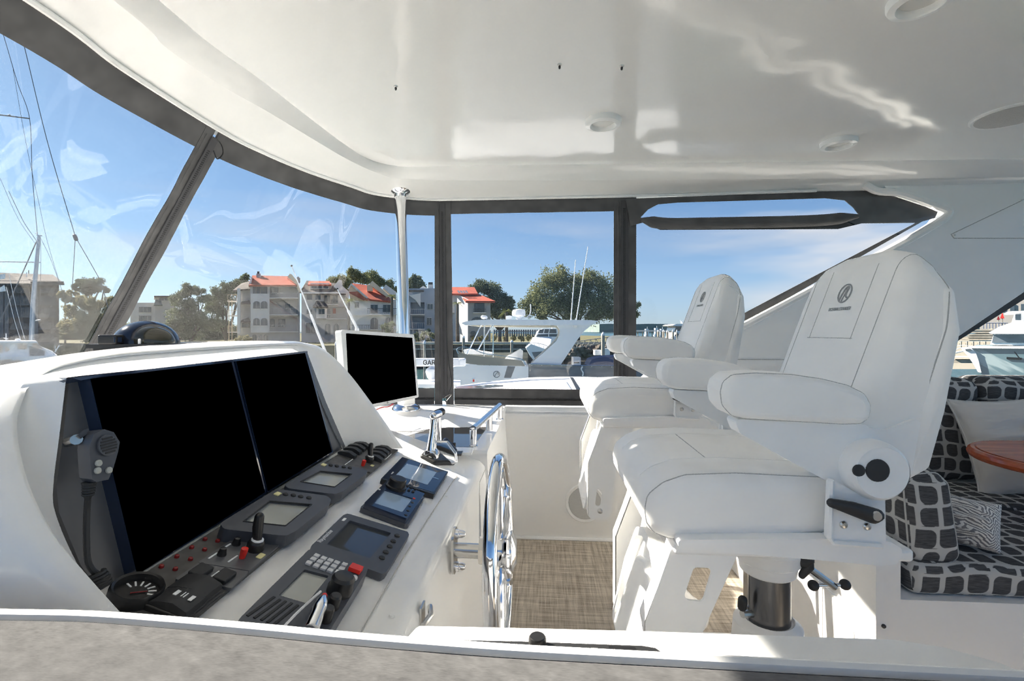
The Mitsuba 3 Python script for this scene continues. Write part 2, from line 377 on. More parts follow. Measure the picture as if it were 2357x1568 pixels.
def patch(u0, u1, v0, v1, nu=30, nv=6, t=0.004, lift=0.0, wob=0.0, seed=1):
    U = np.linspace(u0, u1, nu); Vv = np.linspace(0, 1, nv)
    v0 = np.broadcast_to(v0, nu); v1 = np.broadcast_to(v1, nu)
    L = np.array([enc(U, v0 * (1 - s) + v1 * s) for s in Vv])
    m = loft(L); n = m.vertex_normals.reshape(L.shape)
    sgn = np.sign((n * (EYE - L)).sum(-1, keepdims=True))
    h = lift + (wob * (meshkit.fbm(L * [9, 9, 5], 3, seed=seed)[..., None] - 0.5) if wob else 0)
    L = L + n * sgn * h
    m = shell(L, t); trimesh.repair.fix_normals(m); return m
def uof(px, top=True):
    """Parameter of the enclosure whose rim point falls on this photo column (on the port side)."""
    us = np.linspace(4, 12.5, 2000); P = enc(us, np.full(2000, 0.5))
    q = P - EYE; X = CX + FPX * (q @ RIGHT) / (q @ FWD)
    return us[np.argmin(np.abs(X - px))]
uS1 = 4.0                                        # the strip in the sloping front
uL2, uR2, uL3, uR3 = uof(1000), uof(1043), uof(1412), uof(1463)
uEnd = 13.0
def hh(u0, u1, nu, h):   # header height as a fraction of the panel height
    U = np.linspace(u0, u1, nu); return h / np.linalg.norm(enc(U, np.zeros(nu)) - enc(U, np.ones(nu)), axis=1)
dx1 = 0.055
def width_u(u, w): 
    d = np.linalg.norm(enc(u + 0.01, 0.5) - enc(u - 0.01, 0.5)) / 0.02
    return w / d
w1 = width_u(uS1, 0.052)
tgroup = 'clear vinyl panels of the enclosure'
for nm, (a, b), lab in (('window_1', (0.0, uS1 - w1), 'forward clear vinyl window left of the slanted zipper strip'),
                        ('window_2', (uS1 + w1, uL2), 'curved corner clear vinyl window between the slanted strip and the chrome pole'),
                        ('window_3', (uR2, uL3), 'square clear vinyl side window between two dark strips'),
                        ('window_4', (uR3, uEnd), 'aft clear vinyl side window behind the chairs')):
    k = numbered(nm); labels[k] = {'kind': 'structure', 'label': lab}
    part(k, 'pane', patch(a, b, 0.03, 0.97, 50, 6, t=0.0, wob=0.006, seed=4) if False else loft(np.array([enc(np.linspace(a, b, 60), np.full(60, s)) for s in np.linspace(0.03, 0.97, 5)])), 'mat_worn_vinyl' if nm == 'window_1' else VINYL, smooth=True)
    if nm != 'window_4':
        n = 60
        part(k, 'header', patch(a - 0.12, b + 0.12, 0.0, hh(a - 0.12, b + 0.12, n, 0.098 if nm != 'window_3' else 0.088), n, 6, wob=0.02, lift=0.004, seed=2), CANVAS)
    zu = np.linspace(a, b, 60); zv = 1 - hh(a, b, 60, 0.035); zp = enc(zu, zv)
    if nm in ('window_2', 'window_3'): part(k, 'hem_zipper', tube(zp + 0.010 * (EYE - zp) / np.linalg.norm(EYE - zp, axis=1, keepdims=True), 0.006, 6), ZIP)
    part(k, 'hem', patch(a, b, 1 - hh(a, b, 60, 0.10), 1.0, 60, 5, wob=0.012, lift=0.003, seed=3), CANVAS)
def strip(name, uc, w, label, kinds=True):
    k = numbered(name); labels[k] = {'kind': 'structure', 'label': label}
    wu = width_u(uc, w)
    part(k, 'band', patch(uc - wu, uc - wu * 0.20, 0.0, 1.0, 4, 40, lift=0.007, wob=0.012, seed=5), CANVAS)
    part(k, 'band', patch(uc + wu * 0.20, uc + wu, 0.0, 1.0, 4, 40, lift=0.007, wob=0.012, seed=6), CANVAS)
    part(k, 'zip_tape', patch(uc - wu * 0.30, uc + wu * 0.34, 0.02, 0.97, 3, 40, lift=0.012), TAPE)
    ms = []
    vs = np.linspace(0.06, 0.95, 150)
    for i, v in enumerate(vs):
        p = enc(uc, v); e = enc(uc, v + 0.004) - p; s = unit(enc(uc + 0.02, v) - enc(uc - 0.02, v)); n = np.cross(s, unit(e)); n *= np.sign(np.dot(n, EYE - p))
        ms.append(box(p + n * 0.015, (w * 0.22, np.linalg.norm(e) * 0.75, 0.004), s, unit(e), np.cross(s, unit(e))))
    part(k, 'zipper', cat(*ms), ZIP, kind='stuff', smooth=False)
    part(k, 'flap', tube([enc(uc - wu * 0.55, v) + 0.012 * unit(EYE - enc(uc, v)) for v in np.linspace(0.02, 0.98, 30)], 0.006, 6), CANVAS)
    return k
s1 = strip('trim_2', uS1, 0.055, 'slanted dark canvas zipper strip of the forward enclosure')
s2 = strip('trim_3', (uL2 + uR2) / 2, 0.056, 'dark canvas zipper strip right of the chrome pole')
s3 = strip('trim_4', (uL3 + uR3) / 2, 0.068, 'dark canvas zipper strip left of the far helm chair')
# the pull cords of the zippers
def cord(P, r=0.0025): return tube(curve(P, 24), r, 5)
q = onY(1012, 905, 2.93)
part(s2, 'pull_cord', cord([onY(1027, 700, 2.94), onY(1029, 790, 2.94), onY(1034, 840, 2.94), onY(1040, 885, 2.93), onY(1030, 912, 2.92), onY(1034, 930, 2.90), onY(1022, 918, 2.91), onY(1040, 908, 2.91), onY(1026, 926, 2.90)]), BLACK)
q = enc(uS1, 0.03) + A(0.03, -0.03, 0)
part(s1, 'pull_cord', cord([q, q + A(0.02, 0.02, -0.02), q + A(0.03, 0.02, -0.06), q + A(0.02, 0.0, -0.09), q + A(0.012, -0.01, -0.06)]), BLACK)
# aft side header with its rolled flap
PLW = (A(0, 2.925, 0), A(0, -1, 0))
hd = slab([(1440, 458), (2010, 436), (2130, 476), (2158, 488), (2152, 502), (2112, 513), (1985, 514), (1930, 527), (1520, 529), (1480, 512), (1452, 520)], PLW, 0.0, -0.006,
          holes=[[(1474, 501), (1492, 482), (1515, 470), (1560, 466), (1900, 456), (1945, 461), (1965, 478), (1977, 494), (1500, 503)]], u=A(1, 0, 0))
part('window_4', 'header', hd, CANVAS)
fl = [onY(x, y, 2.905) for x, y in ((1476, 506), (1540, 515), (1700, 513), (1880, 508), (1975, 498))]
part('window_4', 'rolled_flap', tube(curve(fl, 40), np.interp(np.linspace(0, 1, 40), [0, 0.12, 0.88, 1], [0.012, 0.034, 0.034, 0.012]), 10), CANVAS)
part('window_4', 'edge_band', slab([(2118, 508), (2158, 490), (1735, 731), (1560, 822), (1540, 815), (1730, 712)], PLW, 0.001, -0.005, u=A(1, 0, 0)), CANVAS)
part('window_4', 'lower_band', slab([(2420, 632), (2420, 650), (2200, 788), (1990, 925), (1985, 910), (2205, 768)], PLW, 0.002, -0.012, u=A(1, 0, 0)), CANVAS)

# hardtop support
PLF = (A(0, 2.90, 0), A(0, -1, 0))
fin_px = [(2056, 409), (2500, 400), (2700, 398), (2700, 445), (2420, 630), (2204, 776), (1990, 917), (1840, 1010), (1340, 1010), (1500, 862), (1600, 812), (1738, 736), (1945, 632), (2150, 522), (2185, 500), (2194, 487), (2186, 475), (2150, 462), (2060, 432), (2010, 440)]
M_ = plframe(PLF, A(1, 0, 0))
fp = rnd(Polygon(px2(fin_px, PLF, M_)), 0.02)
fin = ext(fp, -0.16, M_)
k = numbered('wall_port'); labels[k] = {'kind': 'structure', 'label': 'white moulded hardtop support rising diagonally behind the helm chairs'}
part(k, 'panel', fin, GEL, smooth=20)
mold = [onY(x, y, 2.895) for x, y in ((1990, 425), (2020, 440), (2070, 445), (2140, 468), (2178, 482), (2182, 494), (2160, 512), (2060, 570), (1940, 630), (1740, 735), (1600, 808), (1500, 860))]
part(k, 'moulding', tube(curve(mold, 60), 0.022, 8), GEL)
hp = Polygon(px2([(2190, 540), (2196, 548), (2500, 548), (2500, 392)], PLF, M_))
part(k, 'hatch_cover', ext(rnd(hp, 0.012), 0.004, M_), GEL, label='triangular access cover')
g_ = hp.buffer(0.004).difference(hp)
part(k, 'hatch_gap', ext(g_, 0.0012, M_), STITCH)
for x, y in ((2197, 541), (2352, 461)): part(k, 'screw', lathe([(0.006, 0), (0.006, 0.003), (0.003, 0.0045)], onY(x, y, 2.896), (0, -1, 0), 10), STEEL)
part(k, 'seam_line', box((onY(1770, 828, 2.897)), (0.45, 0.003, 0.004)), STITCH)

# floor
fl_ = bx(-2.0, 4.6, -1.0, 3.0, -0.06, 0.0)
struct('floor', fl_, CARPET, label='woven tan carpet of the flybridge deck')
part('floor', 'white_joint', bx(0.55, 1.6, 2.02, 2.045, 0.0, 0.004), GEL)
part('floor', 'white_joint', bx(0.55, 1.6, 1.52, 1.535, 0.0, 0.003), GEL)

# coaming on the port side, with its ledges
cm = [(2.90, 0.0), (2.90, 0.735), (2.905, 0.755), (2.92, 0.765), (2.955, 0.765), (2.96, 0.79), (2.975, 0.80), (3.10, 0.80), (3.12, 0.78), (3.12, -0.3), (3.0, -0.3)]
yz = Polygon(cm)
M_ = frame(A(-2.2, 0, 0), A(0, 1, 0), A(0, 0, 1), A(1, 0, 0))
k = struct('wall_coaming', ext(yz, 6.8, M_), GEL, label='white port coaming with a round speaker beside the helm')
sp = onY(1346, 1158, 2.90)
part(k, 'speaker_ring', lathe([(0.118, 0), (0.118, 0.004), (0.112, 0.009), (0.098, 0.006), (0.097, 0.0)], sp, (0, -1, 0), 40), GEL)
part(k, 'speaker_grille', lathe([(0.097, 0), (0.096, 0.007), (0.05, 0.010), (0.0, 0.011)], sp, (0, -1, 0), 40), SPEAKER)
# foot of the coaming: a white cove at the carpet edge
struct('baseboard_port', tube([(-0.2, 2.895, 0.006), (4.5, 2.895, 0.006)], 0.012, 8), GEL)

# starboard coaming and the cabinet front under the camera (outside the frame but part of the deck)
struct('wall_starboard', bx(-2.2, 4.6, -1.0, -0.8, -0.06, 0.8), GEL)

# ceiling fittings
def downlight(px, py, R, lab, z=ZA):
    c = onZ(px, py, z)
    k = thing('ceiling_light', lab, 'ceiling light', 'downlights in the hardtop')
    part(k, 'trim_ring', lathe([(R, 0), (R, 0.014), (R * 0.95, 0.022), (R * 0.72, 0.026), (R * 0.66, 0.020), (R * 0.63, 0.004)], c, (0, 0, -1), 40), GEL)
    part(k, 'lens', lathe([(R * 0.62, 0), (R * 0.61, 0.008), (R * 0.3, 0.011), (0, 0.012)], c, (0, 0, -1), 32), LENS)
downlight(1388, 277, 0.078, 'round white downlight nearest the middle of the ceiling')
downlight(1930, 326, 0.078, 'round white downlight above the near helm chair')
downlight(2120, -8, 0.078, 'round white downlight cut off by the top edge of the photo')
c = onZ(2330, 264, ZA)
k = thing('ceiling_speaker', 'large round white speaker grille at the right end of the ceiling', 'speaker')
part(k, 'rim', lathe([(0.135, 0), (0.135, 0.006), (0.128, 0.011), (0.12, 0.008)], c, (0, 0, -1), 48), GEL)
part(k, 'grille', lathe([(0.12, 0), (0.118, 0.010), (0.06, 0.018), (0, 0.02)], c, (0, 0, -1), 48), SPEAKER)
for x, y, l in ((911, 198, 'small black screw fitting at the left of the ceiling'), (1288, 148, 'small black screw fitting left of its pair in the ceiling'), (1431, 151, 'small black screw fitting right of its pair in the ceiling')):
    c = onZ(x, y, ZA)
    k = thing('ceiling_screw', l, 'screw', 'screws in the ceiling')
    part(k, 'shank', lathe([(0.004, 0), (0.004, 0.012), (0.002, 0.016)], c, (0, 0, -1), 10), BLACK)
    part(k, 'washer', lathe([(0.008, 0), (0.007, 0.004), (0.004, 0.006)], c, (0, 0, -1), 12), STEEL)
# ------------------------------------------------------------------ the helm console
SL = 0.329
DASH = (A(-0.5076, 0, 0.79), unit(A(SL, 0, 1)))
SCR = (A(-0.689, 0, 0.85), unit(A(1, 0, 0.235)))
def dz(x): return 0.79 - SL * (x + 0.5076)
U_Y = A(0, 1, 0)
con = thing('helm_console', 'white moulded helm console with a hooded instrument pod in front of the wheel', 'helm console')
prof = [(-0.264, 0.700), (-0.255, 0.69), (-0.19, 0.0), (-2.0, 0.0), (-2.0, 0.78), (-1.0, 0.86), (-0.73, dz(-0.73) - 0.004), (-0.30, dz(-0.30) - 0.002), (-0.275, 0.712)]
MX = lambda y: frame(A(0, y, 0), A(1, 0, 0), A(0, 0, 1), A(0, -1, 0))
part(con, 'dash_body', ext(prof, 2.0 - 0.50, MX(2.0)), GEL, smooth=40)
cprof = [(0.0, 0.0), (0.0, 0.0)]
k_ = Polygon([(2.0, 0.0), (2.0, 0.742), (2.02, 0.752), (2.45, 0.755), (2.62, 0.765), (2.70, 0.79), (2.75, 0.80), (2.96, 0.80), (2.96, 0.0)])
part(con, 'counter', ext(k_, 2.0 - 0.245, frame(A(-2.0, 0, 0), A(0, 1, 0), A(0, 0, 1), A(1, 0, 0))), GEL, smooth=40)
part(con, 'end_panel', ext([(-0.30, 0.735), (-0.245, 0.72), (-0.19, 0), (-0.4, 0)], 0.895, MX(2.895)), GEL)
# recessed door outline on the aft face
def aft(x, y): return hit(x, y, (A(-0.255, 0, 0.69), unit(A(0.69, 0, 0.065))))
part(con, 'door_gap', tube(np.array([aft(x, y) for x, y in ((1158, 1000), (1130, 1050), (1104, 1110), (1103, 1140), (1103, 1240))]), 0.0018, 5), STITCH)
part(con, 'hinge', tube([aft(1103, 1140), aft(1105, 1235)], 0.004, 6), STEEL)
# hood: panel edge -> rim -> outer shell
Rpl = (A(-0.54, 0, 0.825), unit(A(1, 0, 0.907)))
def seg(pts, pl, n): return resample(curve([hit(x, y, pl) for x, y in pts], 60), n)
Pn, Pt, Pf = seg([(268, 1420), (190, 1300), (140, 1185), (134, 1120), (148, 1000), (162, 878)], SCR, 30), seg([(162, 878), (175, 868), (400, 845), (560, 827), (704, 811)], SCR, 40), seg([(704, 811), (722, 860), (745, 925), (775, 995), (797, 1036)], SCR, 30)
Rn = seg([(268, 1420), (185, 1330), (100, 1230), (45, 1130), (14, 1040), (6, 965), (30, 900)], Rpl, 30)
Rt = seg([(30, 900), (70, 862), (130, 836), (250, 813), (400, 801), (600, 790), (685, 788)], Rpl, 40)
Rf = seg([(685, 788), (735, 802), (790, 852), (850, 930), (920, 1032)], Rpl, 30)
P = np.vstack([Pn, Pt[1:], Pf[1:]]); R = np.vstack([Rn, Rt[1:], Rf[1:]]); N_ = len(P)
w_ = np.clip(np.r_[np.zeros(20), np.linspace(0, 1, 16), np.ones(26), np.linspace(1, 0, 16), np.zeros(N_ - 78)], 0, 1)[:, None]   # 1 on the top, 0 on the cheeks
sgn = np.r_[-np.ones(49), np.ones(N_ - 49)][:, None]
side = (1 - w_) * sgn
Pa = P + A(-0.008, 0, 0)
crown = np.clip((R[:, 1:2] - 0.78) / 0.4, 0, 1); crown = crown * crown * (3 - 2 * crown) * w_
crown2 = np.clip((R[:, 1:2] - 0.98) / 0.5, 0, 1) * w_
B1 = P * 0.58 + R * 0.42 + A(-0.065, 0, 0) * (1 - 0.6 * w_)
B2 = P * 0.24 + R * 0.76 + A(-0.014, 0, -0.002)
B3 = P * 0.19 + R * 0.81 + A(-0.002, 0, -0.002)
B4 = P * 0.11 + R * 0.89 + A(0.012, 0, 0)
O1 = R + side * A(0, 0.016, 0) + w_ * A(-0.012, 0, 0.0) + crown * A(0, 0, 0.004) + A(-0.004, 0, 0.002)
O2 = R + side * A(0, 0.03, 0) + w_ * A(-0.05, 0, -0.004) + crown * A(0, 0, 0.010) + A(-0.03, 0, 0.0)
O3 = R + side * A(0, 0.05, 0) + w_ * A(-0.22, 0, -0.035) + crown2 * A(0, 0, 0.046) + A(-0.14, 0, -0.01)
O4 = R + side * A(0, 0.07, 0) + w_ * A(-0.36, 0, -0.09) + crown2 * A(0, 0, 0.075) + A(-0.30, 0, -0.03)
O5 = R + side * A(0, 0.09, 0) + A(-0.85, 0, -0.1) + w_ * A(0.1, 0, -0.25)
hood = loft([Pa, P * 0.97 + R * 0.03 + A(-0.02, 0, 0), B1, B2, B3, B4, R + A(0.012, 0, 0), O1, O2, O3, O4, O5])
part(con, 'hood', hood, GEL, smooth=38)
ck = [tuple(q) for q in O3[:40, [0, 2]]] + [(-1.6, 1.1), (-1.6, 0.3), (-0.5, 0.3), (-0.5, 0.8)]
part(con, 'near_cheek', ext(Polygon(ck).buffer(0), 0.04, MX(0.545)), GEL)
# instrument backing around the screens
pan = Polygon(px2([(262, 1410), (185, 1300), (136, 1180), (130, 1120), (146, 1000), (160, 868), (400, 843), (706, 808), (750, 925), (800, 1040)], off(SCR, -0.012), plframe(off(SCR, -0.012), U_Y)))
part(con, 'screen_panel', ext(pan, -0.02, plframe(off(SCR, -0.012), U_Y)), PANELGREY)
part(con, 'panel_edge', slab([(166, 870), (200, 866), (708, 809), (708, 812), (207, 872), (185, 876)], SCR, 0.012, -0.012, u=U_Y), BLUEGLASS)
for x, y in ((190, 876), (240, 1330), (705, 822), (786, 1028)):
    part(con, 'panel_screw', lathe([(0.004, 0), (0.003, 0.002)], hit(x, y, off(SCR, -0.012)), SCR[1], 8), STEEL)
# dark switch strip along the foot of the screens
part(con, 'switch_strip', slab([(310, 1326), (768, 1042), (820, 1022), (917, 1035), (425, 1440), (260, 1440), (262, 1400)], DASH, 0.005, -0.004, u=U_Y), DASHBLACK)
part(con, 'strip_edge', slab([(313, 1330), (817, 1022), (815, 1018), (308, 1322)], DASH, 0.006, -0.003, u=U_Y), LCD)
part(con, 'dash_gap', tube(np.array([hit(x, y, off(DASH, 0.0005)) for x, y in ((1052, 1096), (1040, 1112), (985, 1195), (925, 1290), (840, 1440), (822, 1475))]), 0.0018, 5), STITCH)
for x, y in ((1028, 1142), (902, 1418)): part(con, 'dash_plug', lathe([(0.006, 0), (0.005, 0.002)], hit(x, y, DASH), DASH[1], 10), GEL)
# the two blank displays
sc1 = thing('chart_display', 'larger blank black display set in the helm pod, left of its pair', 'display', 'blank displays in the helm pod')
part(sc1, 'glass', slab([(210, 869), (533, 834), (610, 1133), (318, 1322)], SCR, 0.012, 0.004, u=U_Y), SCREEN)
part(sc1, 'bezel', slab([(205, 867), (537, 831), (614, 1137), (316, 1325)], SCR, 0.010, -0.012, u=U_Y), BLUEGLASS)
sc2 = thing('chart_display', 'smaller blank black display set in the helm pod, right of its pair', 'display', 'blank displays in the helm pod')
part(sc2, 'glass', slab([(545, 829), (702, 812), (764, 1040), (618, 1130)], SCR, 0.012, 0.004, u=U_Y), SCREEN)
part(sc2, 'bezel', slab([(542, 829), (706, 810), (767, 1041), (616, 1134)], SCR, 0.010, -0.012, u=U_Y), BLUEGLASS)

# counter details
hatch = thing('acrylic_hatch', 'dark mirror-like hatch let into the white counter behind the throttle', 'hatch')
PLC = (A(0, 0, 0.7555), A(0, 0, 1))
part(hatch, 'panel', slab([(905, 1014), (930, 1005), (1000, 985), (1122, 983), (1088, 1029), (922, 1028)], PLC, 0.002, -0.02, r=0.01), MIRROR)
part(hatch, 'frame', slab([(912, 1044), (920, 1028), (1090, 1030), (1086, 1042)], PLC, 0.006, -0.004, r=0.003), GEL)
part(con, 'ledge_gap', tube(np.array([onZ(x, y, 0.7575) for x, y in ((905, 994), (960, 993.5), (1002, 986))]), 0.002, 5), STITCH)
# grab rail
gr = thing('grab_rail', 'short chrome grab rail on the edge of the white counter', 'grab rail')
g0, g1 = onZ(1089, 1028, 0.752), onZ(1150, 966, 0.775)
h_ = A(0, 0, 0.078)
for b in (g0, g1): part(gr, 'post', lathe([(0.021, 0), (0.021, 0.004), (0.0165, 0.008), (0.0165, 0.074), (0.012, 0.08)], b, (0, 0, 1), 20), CHROME)
part(gr, 'post', lathe([(0.016, 0), (0.016, 0.074)], g0 * 0.45 + g1 * 0.55, (0, 0, 1), 16), CHROME)
part(gr, 'bar', tube(curve([g0 + h_, g0 * 0.85 + g1 * 0.15 + h_ * 0.98, g0 * 0.5 + g1 * 0.5 + h_ * 0.98, g1 + h_], 20), 0.0145, 12), CHROME)

# ---- instruments on the dash
def dp(x, y, h=0.0): return hit(x, y, off(DASH, h))
DN = DASH[1]
DU = unit(A(1, 0, -SL))            # down the slope, towards the wheel
def btn(parent, name, x, y, r, h0, h, m, dome=True):
    pr = [(r, 0), (r, h * 0.6), (r * 0.75, h * 0.92), (0, h)] if dome else [(r, 0), (r, h), (r * 0.9, h * 1.1)]
    return part(parent, name, lathe(pr, dp(x, y, h0) - DN * 0.001, DN, 14), m)
def sslab(pix, top, bot, **kw): return slab(pix, DASH, top, bot, u=U_Y, **kw)

def radar_plotter(lab, out, scr, btns, lbl):
    k = thing('plotter', lab, 'plotter', 'thick grey plotters on the switch strip')
    part(k, 'case', sslab(out, 0.032, 0.004, r=0.012, holes=[scr]), PLASTIC)
    part(k, 'screen', sslab(scr, 0.026, 0.018), LCD)
    c = np.mean(np.array(scr), 0)
    g = [tuple(c + (np.array(p) - c) * 1.0) for p in (scr[0], tuple((np.array(scr[0]) * 0.25 + np.array(scr[1]) * 0.75)), tuple((np.array(scr[0]) * 0.8 + np.array(scr[3]) * 0.2)))]
    for x, y in btns: btn(k, 'button', x, y, 0.0062, 0.032, 0.005, RUBBER)
    q = dp(*lbl, 0.032)
    part(k, 'power_key', box(q, (0.016, 0.012, 0.005), U_Y, DU, np.cross(U_Y, DU)), YELLOW)
    part(k, 'gasket', sslab([tuple(c + (np.array(p) - c) * 1.04) for p in scr], 0.0335, 0.030, holes=[scr]), RUBBER)
    return k
p1_ = radar_plotter('thick grey plotter beside the joystick panel, nearer of two on the switch strip', [(507, 1206), (520, 1196), (632, 1128), (648, 1127), (752, 1141), (763, 1150), (756, 1162), (682, 1222), (660, 1233), (640, 1232), (515, 1218)],
              [(562, 1199), (622, 1153), (716, 1161), (657, 1209)], [(657, 1139), (675, 1141), (692, 1144), (711, 1147)], (639, 1138))
p2_ = radar_plotter('thick grey plotter beyond its twin, next to the far switches', [(655, 1116), (665, 1110), (730, 1071), (745, 1066), (838, 1078), (847, 1084), (842, 1092), (790, 1131), (772, 1137), (755, 1136), (662, 1124)],
              [(693, 1108), (738, 1084), (809, 1091), (770, 1120)], [(761, 1072), (775, 1074), (791, 1076), (805, 1078)], (745, 1071))

p3_ = thing('plotter', 'flat black plotter with five round buttons in the middle of the white dash', 'plotter')
s3_ = [(752, 1253), (805, 1198), (900, 1227), (852, 1285)]
part(p3_, 'case', sslab([(713, 1264), (718, 1255), (790, 1186), (800, 1182), (938, 1224), (942, 1231), (890, 1316), (880, 1322), (846, 1309), (790, 1282)], 0.016, 0.0, r=0.006, holes=[s3_]), PLASTIC)
part(p3_, 'screen', sslab(s3_, 0.010, 0.003), LCDDARK)
for x, y in ((914, 1234), (905, 1247), (897, 1259), (888, 1272), (879, 1285)): btn(p3_, 'button', x, y, 0.0068, 0.016, 0.005, RUBBER)
q = dp(738, 1250, 0.0163)
part(p3_, 'lettering', text('Raymarine', 0.009, frame(q, U_Y, -DU, DN)), WHITE, smooth=False)
part(p3_, 'logo_tab', box(dp(792, 1196, 0.0163), (0.016, 0.006, 0.0008), U_Y, DU, np.cross(U_Y, DU)), WHITE)

p4_ = thing('fishfinder', 'small black unit with a tall dial knob and blue screen on the dash', 'fish finder')
part(p4_, 'base', sslab([(829, 1168), (893, 1112), (978, 1144), (941, 1207), (933, 1207)], 0.012, 0.0, r=0.006), PLASTIC)
s4_ = [(862, 1158), (886, 1127), (950, 1147), (926, 1179)]
part(p4_, 'face', sslab([(838, 1158), (893, 1104), (978, 1136), (937, 1194)], 0.026, 0.010, r=0.004, holes=[s4_]), BLUEGLASS)
part(p4_, 'screen', sslab(s4_, 0.022, 0.014), LCDBLUE)
q = dp(911, 1122, 0.026)
part(p4_, 'dial', lathe([(0.031, 0), (0.031, 0.006), (0.026, 0.008), (0.025, 0.026), (0.022, 0.029), (0.0, 0.029)], q, DN, 32), BLACK)
for i in range(3):
    for j in range(2):
        x, y = 937 + i * 9.5 - j * 5, 1119 + i * 3.2 + j * 6.5
        part(p4_, 'key', box(dp(x, y, 0.027), (0.010, 0.0075, 0.004), U_Y, DU, np.cross(U_Y, DU)), RUBBER)
btn(p4_, 'red_key', 953, 1148, 0.004, 0.026, 0.003, RED)
for x, y in ((949, 1157), (943, 1166), (939, 1176), (934, 1186)): btn(p4_, 'side_key', x, y, 0.0045, 0.026, 0.003, BLACK)
part(p4_, 'badge', lathe([(0.004, 0), (0.004, 0.001)], dp(873, 1127, 0.026), DN, 12), WHITE)

p5_ = thing('engine_display', 'glossy blue-black touch display next to the chrome throttle', 'display')
part(p5_, 'case', sslab([(877, 1102), (926, 1052), (1032, 1086), (1000, 1138)], 0.016, 0.0, r=0.003), BLACK)
part(p5_, 'glass', sslab([(881, 1100), (927, 1053), (1029, 1086), (998, 1133)], 0.0165, 0.014), BLUEGLASS)
part(p5_, 'screen', sslab([(912, 1093), (937, 1067), (1005, 1087), (984, 1116)], 0.0172, 0.015), LCDBLUE)
part(p5_, 'lettering', text('simrad', 0.005, frame(dp(902, 1092, 0.0167), unit(dp(909, 1085) - dp(902, 1092)), np.cross(DN, unit(dp(909, 1085) - dp(902, 1092))), DN)), WHITE, smooth=False)
part(p5_, 'power_key', box(dp(1003, 1101, 0.017), (0.006, 0.02, 0.001), U_Y, DU, np.cross(U_Y, DU)), STEEL)

# radiotelephone in the foreground
vh = thing('radiotelephone', 'long black radiotelephone with keypad and speaker slots nearest on the dash', 'radio')
s6_ = [(641, 1370), (701, 1311), (757, 1326), (706, 1389)]
part(vh, 'case', sslab([(546, 1432), (555, 1420), (708, 1268), (722, 1259), (742, 1259), (842, 1301), (847, 1310), (752, 1463), (700, 1500), (600, 1470), (560, 1446)], 0.036, 0.0, r=0.006, holes=[s6_]), PLASTIC)
part(vh, 'screen', sslab(s6_, 0.031, 0.02), LCD)
for a, b in (((569, 1418), (632, 1374)), ((585, 1423), (645, 1380)), ((601, 1428), (658, 1384)), ((615, 1433), (672, 1388)), ((630, 1438), (686, 1393))):
    p, q = dp(*a, 0.0365), dp(*b, 0.0365); w = unit(q - p)
    part(vh, 'speaker_slot', box((p + q) / 2, (np.linalg.norm(q - p), 0.0045, 0.0015), w, np.cross(DN, w), DN), ZIP)
rows = (((729, 1280), (745, 1286), (760, 1291), (775, 1296)), ((721, 1288), (736, 1294), (752, 1299), (768, 1304.5)), ((711, 1296.5), (728, 1303), (745, 1308.5), (760, 1314)), ((793, 1300.5), (786, 1310), (778, 1318)))
for r_ in rows:
    for x, y in r_: part(vh, 'key', box(dp(x, y, 0.0375), (0.010, 0.0105, 0.004), U_Y, DU, np.cross(U_Y, DU)), KEYW)
part(vh, 'distress_cover', box(dp(819, 1309, 0.041), (0.018, 0.024, 0.008), U_Y, DU, np.cross(U_Y, DU)), RED)
part(vh, 'volume_knob', lathe([(0.0235, 0), (0.0235, 0.010), (0.021, 0.014), (0.021, 0.026), (0.017, 0.031), (0.0, 0.032)], dp(781, 1362, 0.036), DN, 28), BLACK)
part(vh, 'squelch_knob', lathe([(0.0115, 0), (0.0105, 0.02), (0.008, 0.023), (0, 0.023)], dp(765, 1398, 0.036), DN, 20), BLACK)
part(vh, 'squelch_knob', lathe([(0.0105, 0), (0.0095, 0.02), (0.008, 0.023), (0, 0.023)], dp(749, 1428, 0.036), DN, 20), BLACK)
for x, y in ((815, 1333), (806, 1348)): part(vh, 'round_key', lathe([(0.006, 0), (0.006, 0.004), (0.004, 0.006)], dp(x, y, 0.036), DN, 14), KEYW)
ky = thing('key_fob', 'chrome key with a pale strap lying across the radiotelephone', 'key')
a_, b_ = dp(745, 1376, 0.060), dp(716, 1452, 0.052)
part(ky, 'barrel', tube([a_, a_ * 0.85 + b_ * 0.15, a_ * 0.6 + b_ * 0.4, a_ * 0.45 + b_ * 0.55, b_], [0.006, 0.010, 0.0125, 0.011, 0.0125], 14), CHROME)
part(ky, 'tip', tube([a_ + (a_ - b_) * 0.1, a_], [0.004, 0.006], 10), RED)
part(ky, 'strap', tube(curve([dp(738, 1362, 0.050), dp(720, 1378, 0.052), dp(680, 1415, 0.05), dp(636, 1462, 0.045)], 20), 0.0022, 6), WHITE)

